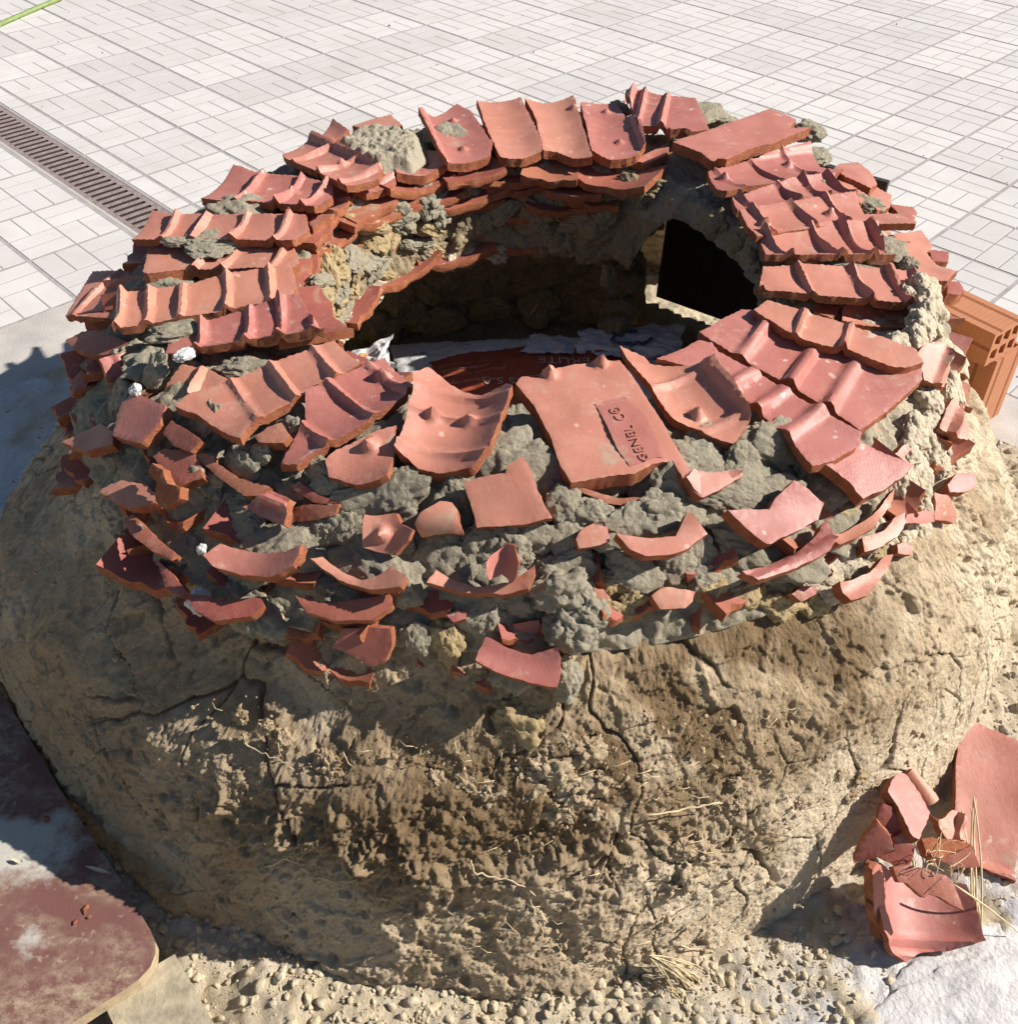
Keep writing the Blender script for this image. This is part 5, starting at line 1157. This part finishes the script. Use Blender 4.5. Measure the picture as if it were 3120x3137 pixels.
# ------------------------------------------------------------------ straw and twigs
def strand(name, pts, r_, m_, label, cat, n=5, taper=.6):
    V, F = tube(pts, r_, n, taper); o = link(name, mesh(name, V, F), (m_,)); return tag(o, label, cat) if label else o
def bez(a, b, sag=(0, 0, 0), n=9): 
    return [np.array(a)*(1-t)+np.array(b)*t+np.array(sag)*4*t*(1-t) for t in np.linspace(0, 1, n)]
foot = at_z('p', 1240, 1545, .0); d1 = ray('p', 1195, 382); top_ = CAM+d1*((np.dot(foot-CAM, FWD)+.06)/np.dot(d1, FWD))
sh = empty('straw_bundle', tuple(foot), 'thin bundle of straw stalks standing upright in front of the long flat tile', 'straw')
for k in range(5):
    o_ = np.array([RNG.normal(0, .004), RNG.normal(0, .004), 0]); o2 = np.array([RNG.normal(0, .005), RNG.normal(0, .004), RNG.uniform(-.06, .0)])
    V, F = tube(bez(foot+o_, top_+o2, (RNG.normal(0, .003), 0, 0)), .0017, 5, .7); link('stalk', mesh('stalk', [np.array(v)-foot for v in V], F), (STRAW,), sh, loc=foot)
a = at_z('p', 1030, 1130, .10); b = at_z('p', 1580, 1535, .02)
strand('straw_stalk', bez(a, b, (0, 0, .004)), .0018, STRAW, 'long straw stalk slanting from the heap towards the limestone rock', 'straw')
a = at_z('p', 1115, 985, .06); b = at_z('p', 1060, 1085, .045); strand('straw_stalk', bez(a, b), .002, STRAW, 'short white straw bit beside the upright straw bundle', 'straw')
tg = empty('straw_tangle', tuple(at_z('p', 950, 960, .13)), 'wispy tangle of straw lying on the broken tiles', 'straw'); t0 = np.array(tg.location)
for k in range(14):
    a = at_z('p', 940+RNG.normal(0, 60), 960+RNG.normal(0, 60), .15); b = at_z('p', 940+RNG.normal(0, 130), 900+RNG.normal(0, 110), .15+RNG.uniform(0, .03))
    V, F = tube(bez(a, b, RNG.normal(0, .012, 3)), .0007, 4, .5); link('stalk', mesh('stalk', [np.array(v)-t0 for v in V], F), (STRAW,), tg, loc=t0)
# straw bunch at the bottom
tb = empty('straw_bunch', tuple(at_z('c8', 600, 1100, .0)), 'frayed bunch of straw pressed in the mud at the bottom of the oven', 'straw'); t0 = np.array(tb.location)
for k in range(26):
    sx = RNG.normal(0, 10); a = hit('c8', 520+sx+k*1.2, 1012+RNG.normal(0, 7)); b = at_z('c8', 690+RNG.normal(0, 38), 1130+RNG.normal(0, 32), .012)
    V, F = tube(bez(a+np.array([0, -.01, .012]), b+np.array([0, 0, RNG.uniform(0, .012)]), (0, 0, .008)), .0011, 4, .5); link('stalk', mesh('stalk', [np.array(v)-t0 for v in V], F), (STRAW,), tb, loc=t0)
for k in range(14):
    a = at_z('c8', 600+RNG.normal(0, 30), 1140+RNG.normal(0, 10), .02); b = at_z('c8', 690+RNG.normal(0, 30), 1268+RNG.normal(0, 20), .0)
    V, F = tube(bez(a, b, (RNG.normal(0, .008), 0, .008)), .0010, 4, .5); link('stalk', mesh('stalk', [np.array(v)-t0 for v in V], F), (STRAW,), tb, loc=t0)
def skin_strand(name, c, pts, r_, m_, label, lift=.008):
    pp = []
    for x, y in pts:
        p = hit(c, x, y); pp.append(p+radial(p)*lift+np.array([0, 0, lift*.6]))
    fine = []
    for i in range(len(pp)-1):
        for t in np.linspace(0, 1, 4, endpoint=False): fine.append(pp[i]*(1-t)+pp[i+1]*t+RNG.normal(0, .0012, 3))
    fine.append(pp[-1]); return strand(name, fine, r_*.6, m_, label, 'twig' if name == 'twig' else 'straw', 6, .6)
skin_strand('twig', 'c7', [(1018, 667), (1060, 650), (1095, 632), (1140, 648), (1170, 680), (1220, 705), (1290, 720), (1360, 712)], .0026, ROOT, 'crooked pale twig caught on the shaded front of the oven', .012)
skin_strand('twig', 'c7', [(1780, 640), (1800, 680), (1850, 700), (1922, 712), (1990, 740), (2020, 770)], .0024, ROOT, 'thin twig hanging from the crumbled clay at the middle of the base', .012)
skin_strand('twig', 'c7', [(945, 200), (1010, 240), (1080, 262), (1130, 300)], .0016, ROOT, 'thin root along the edge of the shade high on the base', .012)
skin_strand('straw_stalk', 'c8', [(450, 945), (560, 890), (660, 840), (735, 800)], .0020, ROOT, 'dark straight stalk pressed into the sunlit clay', .004)
skin_strand('twig', 'c8', [(80, 800), (110, 860), (130, 930), (95, 960), (45, 950), (25, 900), (70, 830)], .0020, ROOT, 'curled root looped on the sunlit clay', .006)
skin_strand('straw_stalk', 'c8', [(500, 470), (620, 455), (720, 432), (790, 425)], .0022, STRAW, 'pale flat straw lying in the crack across the base', .012)
skin_strand('straw_stalk', 'c8', [(640, 970), (700, 985), (770, 1000)], .0020, ROOT, 'short dark stalk low on the sunlit clay', .004)
for k in range(220):                                  # chopped straw mixed in the clay
    a = rad(RNG.normal(-85, 30)); z = RNG.uniform(.03, .36); r_ = wall_r(z, a)+.006; P0 = np.array([CX+r_*math.cos(a), CY+r_*math.sin(a), z]); t_ = np.array([-math.sin(a), math.cos(a), 0]); d = (t_*RNG.normal(0, 1)+np.array([0, 0, RNG.normal(0, .6)])); d = unit(d)*RNG.uniform(.004, .020)
    V, F = tube([P0-d, P0+radial(P0)*.004, P0+d], .0006, 4, .7); link('straw', mesh('straw', [np.array(v)-C3 for v in V], F), (STRAW,), oven, loc=C3)

# ------------------------------------------------------------------ inside the oven: black panel, plank, sack
pa = at_z('v', 1238, 566, .055); pb = at_z('v', 1362, 610, .055); dv = unit(pb-pa); pend = pa+dv*.52
tp = at_z('v', 1300, 372, .36)
nrm = np.array([-dv[1], dv[0], 0]);  nrm = nrm if np.dot(nrm, radial(pa)) > 0 else -nrm
lean = np.array([0, 0, 1.])*.47 + nrm*.02
V = []
for q in (pa, pend):
    for tt in (0, 1):
        for w_ in (0, .015): V.append(q+lean*tt+nrm*w_+np.array([0, 0, .010]))
o = link('door_panel', mesh('door_panel', V, [(0, 2, 6, 4), (1, 5, 7, 3), (0, 1, 3, 2), (4, 6, 7, 5), (2, 3, 7, 6), (0, 4, 5, 1)], smooth=False), (PANEL,)); tag(o, 'black panel standing inside the oven and closing its mouth', 'panel')
# sack
def sack():
    root = empty('paper_sack', (CX, CY, .05), 'flat torn paper sack with dark red print lying inside the oven', 'sack')
    nu, nv_ = 150, 90
    TL, TR, BR, BL = at_z('v', 735, 655, .12), at_z('v', 1290, 648, .15), at_z('v', 1230, 800, .23), at_z('v', 800, 850, .19)
    S_, T_ = np.meshgrid(np.linspace(0, 1, nu), np.linspace(0, 1, nv_), indexing='ij'); s, t = S_.ravel()[:, None], T_.ravel()[:, None]
    P = TL*(1-s)*(1-t)+TR*s*(1-t)+BR*s*t+BL*(1-s)*t; s, t = s[:, 0], t[:, 0]
    P[:, 2] += .035*np.sin(np.pi*s)**.6*np.sin(np.pi*np.clip(t*1.1, 0, 1))**.7 + .006*fbm(P*12, 3)+.004*ridge(P*9, 2)*.5
    P[:, 1] += (1-t)*(.030*np.sin(np.pi*s)-.004*noise(np.column_stack([s*60, 0*s, 0*s])))
    red = (t > .16+.22*np.abs(s-.55)+.01*noise(np.column_stack([s*9, t*9, 0*s]))) & (s > .10+.05*t) & (s < .86-.03*t)
    F = grid_faces(nu, nv_)[:, ::-1]; mi = red[F].all(1).astype(int)
    link('sack_body', mesh('sack_body', P-np.array(root.location), F, mi), (SACK, SACK_R), root, loc=root.location)
    body = P.reshape(nu, nv_, 3)
    def place(bodytxt, size, s0, t0, m_, ang=0.):
        i, j = int(s0*(nu-1)), int(t0*(nv_-1)); p = body[i, j]; ds = unit(body[min(i+6, nu-1), j]-body[max(i-6, 0), j]); dt = unit(body[i, min(j+6, nv_-1)]-body[i, max(j-6, 0)])
        n = unit(np.cross(ds, -dt)); n = n if n[2] > 0 else -n
        e1 = -ds*math.cos(ang)+dt*math.sin(ang); e1 = unit(e1-n*np.dot(e1, n)); e2 = np.cross(n, e1)
        me = text_mesh(bodytxt, size); q = np.array([v.co[:] for v in me.vertices])
        # drape the print on the paper
        Wp = p+q[:, :1]*e1+q[:, 1:2]*e2; fl = body.reshape(-1, 3)
        for k in range(len(Wp)):
            dd = (fl[:, 0]-Wp[k, 0])**2+(fl[:, 1]-Wp[k, 1])**2; m4 = np.argsort(dd)[:4]; wgt = 1/(dd[m4]+1e-7); Wp[k, 2] = (fl[m4, 2]*wgt).sum()/wgt.sum()+.0022
        for v, c in zip(me.vertices, Wp-np.array(root.location)): v.co = c
        me.materials.append(m_); o = bpy.data.objects.new('print', me); COL.objects.link(o); o.parent = root
    place('PERLITE', .040, .62, .42, INK_W); place('HELLAS S.A.', .036, .44, .58, INK_W)
    place('Υποκατάστημα:', .014, .24, .55, INK_W); place('Τηλ: (+30) 210-6916001', .012, .24, .36, INK_W); place('trade@perlitehellas.gr', .012, .24, .42, INK_W); place('Αγίας Άννης 21, Ρέντης, Αθήνα', .012, .24, .48, INK_W)
    place('Κ-38110', .014, .50, .34, INK_W); place('Άμμος, Τ.Θ. 1048', .013, .60, .24, INK_W); place('Περ', .016, .25, .12, INK_D); place('50 lt', .018, .10, .16, INK_D)
    place('Αποθήκη', .026, .62, .62, INK_W)
    # crumpled corner with an orange ring, torn flaps on the right
    def crumple(name, pts, z, amp, m_, seed, c='v'):
        W_ = np.array([at_z(c, x, y, zz_) for (x, y), zz_ in zip(pts, z)]); n = 36; s_, t_ = np.meshgrid(np.linspace(0, 1, n), np.linspace(0, 1, n), indexing='ij'); s_, t_ = s_.ravel()[:, None], t_.ravel()[:, None]
        Q = W_[0]*(1-s_)*(1-t_)+W_[1]*s_*(1-t_)+W_[2]*s_*t_+W_[3]*(1-s_)*t_
        Q = Q+np.stack([noise(Q*22+seed), noise(Q*22+seed+9), ridge(Q*18+seed, 2)*.8-.4], -1)*amp
        link(name, mesh(name, Q-np.array(root.location), grid_faces(n, n)), (m_,), root, loc=root.location); return Q.reshape(n, n, 3)
    Q = crumple('crumpled_corner', [(664, 668), (738, 634), (742, 715), (672, 712)], (.22, .25, .27, .26), .012, SACK, 3)
    ringp = [Q[int(14+9*math.cos(a)), int(20+8*math.sin(a))]+np.array([0, 0, .006]) for a in np.linspace(.3, 4.6, 18)]
    V, F = tube(ringp, .004, 5, 1.); link('print', mesh('print', [np.array(v)-np.array(root.location) for v in V], F), (INK_O,), root, loc=root.location)
    crumple('torn_flap', [(1000, 632), (1110, 640), (1105, 670), (985, 668)], (.16, .16, .2, .2), .008, SACK, 5)
    Qf = crumple('torn_flap', [(1095, 625), (1290, 612), (1280, 680), (1090, 672)], (.16, .15, .2, .2), .012, SACK, 8)
    ringp = [Qf[int(18+7*math.cos(a)), int(16+9*math.sin(a))]+np.array([0, 0, .006]) for a in np.linspace(.2, 5.0, 18)]
    V, F = tube(ringp, .004, 5, 1.); link('print', mesh('print', [np.array(v)-np.array(root.location) for v in V], F), (INK_D,), root, loc=root.location)
sack()
# pale straw bits inside
strand('straw_stalk', bez(at_z('i1', 1795, 1210, .14), at_z('i1', 1848, 1130, .17)), .0016, STRAW, 'short pale straw bit by the lit patch of the oven floor', 'straw')

# ------------------------------------------------------------------ bits on the paving
hp = [at_z('v', x, y, .012) for x, y in ((-60, 88), (0, 46), (50, 24), (112, -2), (190, -40), (300, -85))]
strand('green_tubing', sum([bez(hp[i], hp[i+1])[:-1] for i in range(len(hp)-1)], [])+[hp[-1]], .011, TUBING, 'thin green hose crossing the far left corner of the paving', 'tubing', 8, 1.)  # thin green streak built as tubing lying on the paving
pg = np.random.default_rng(11)
def pave_bits(rg):
    x, y = rg.uniform(-2.5, 3), rg.uniform(1.8, 6); q = np.array([x, y]); u_, v_ = (q-G0)@EU/SL, (q-G0)@EV/SL
    if u_ > 6 and v_ < 2: return None
    if -1.8 < v_ < -1.2: return None
    return np.array([x, y, .001])
scatter('paving_grit', 160, pave_bits, .0015, .008, GRAVEL, 12)
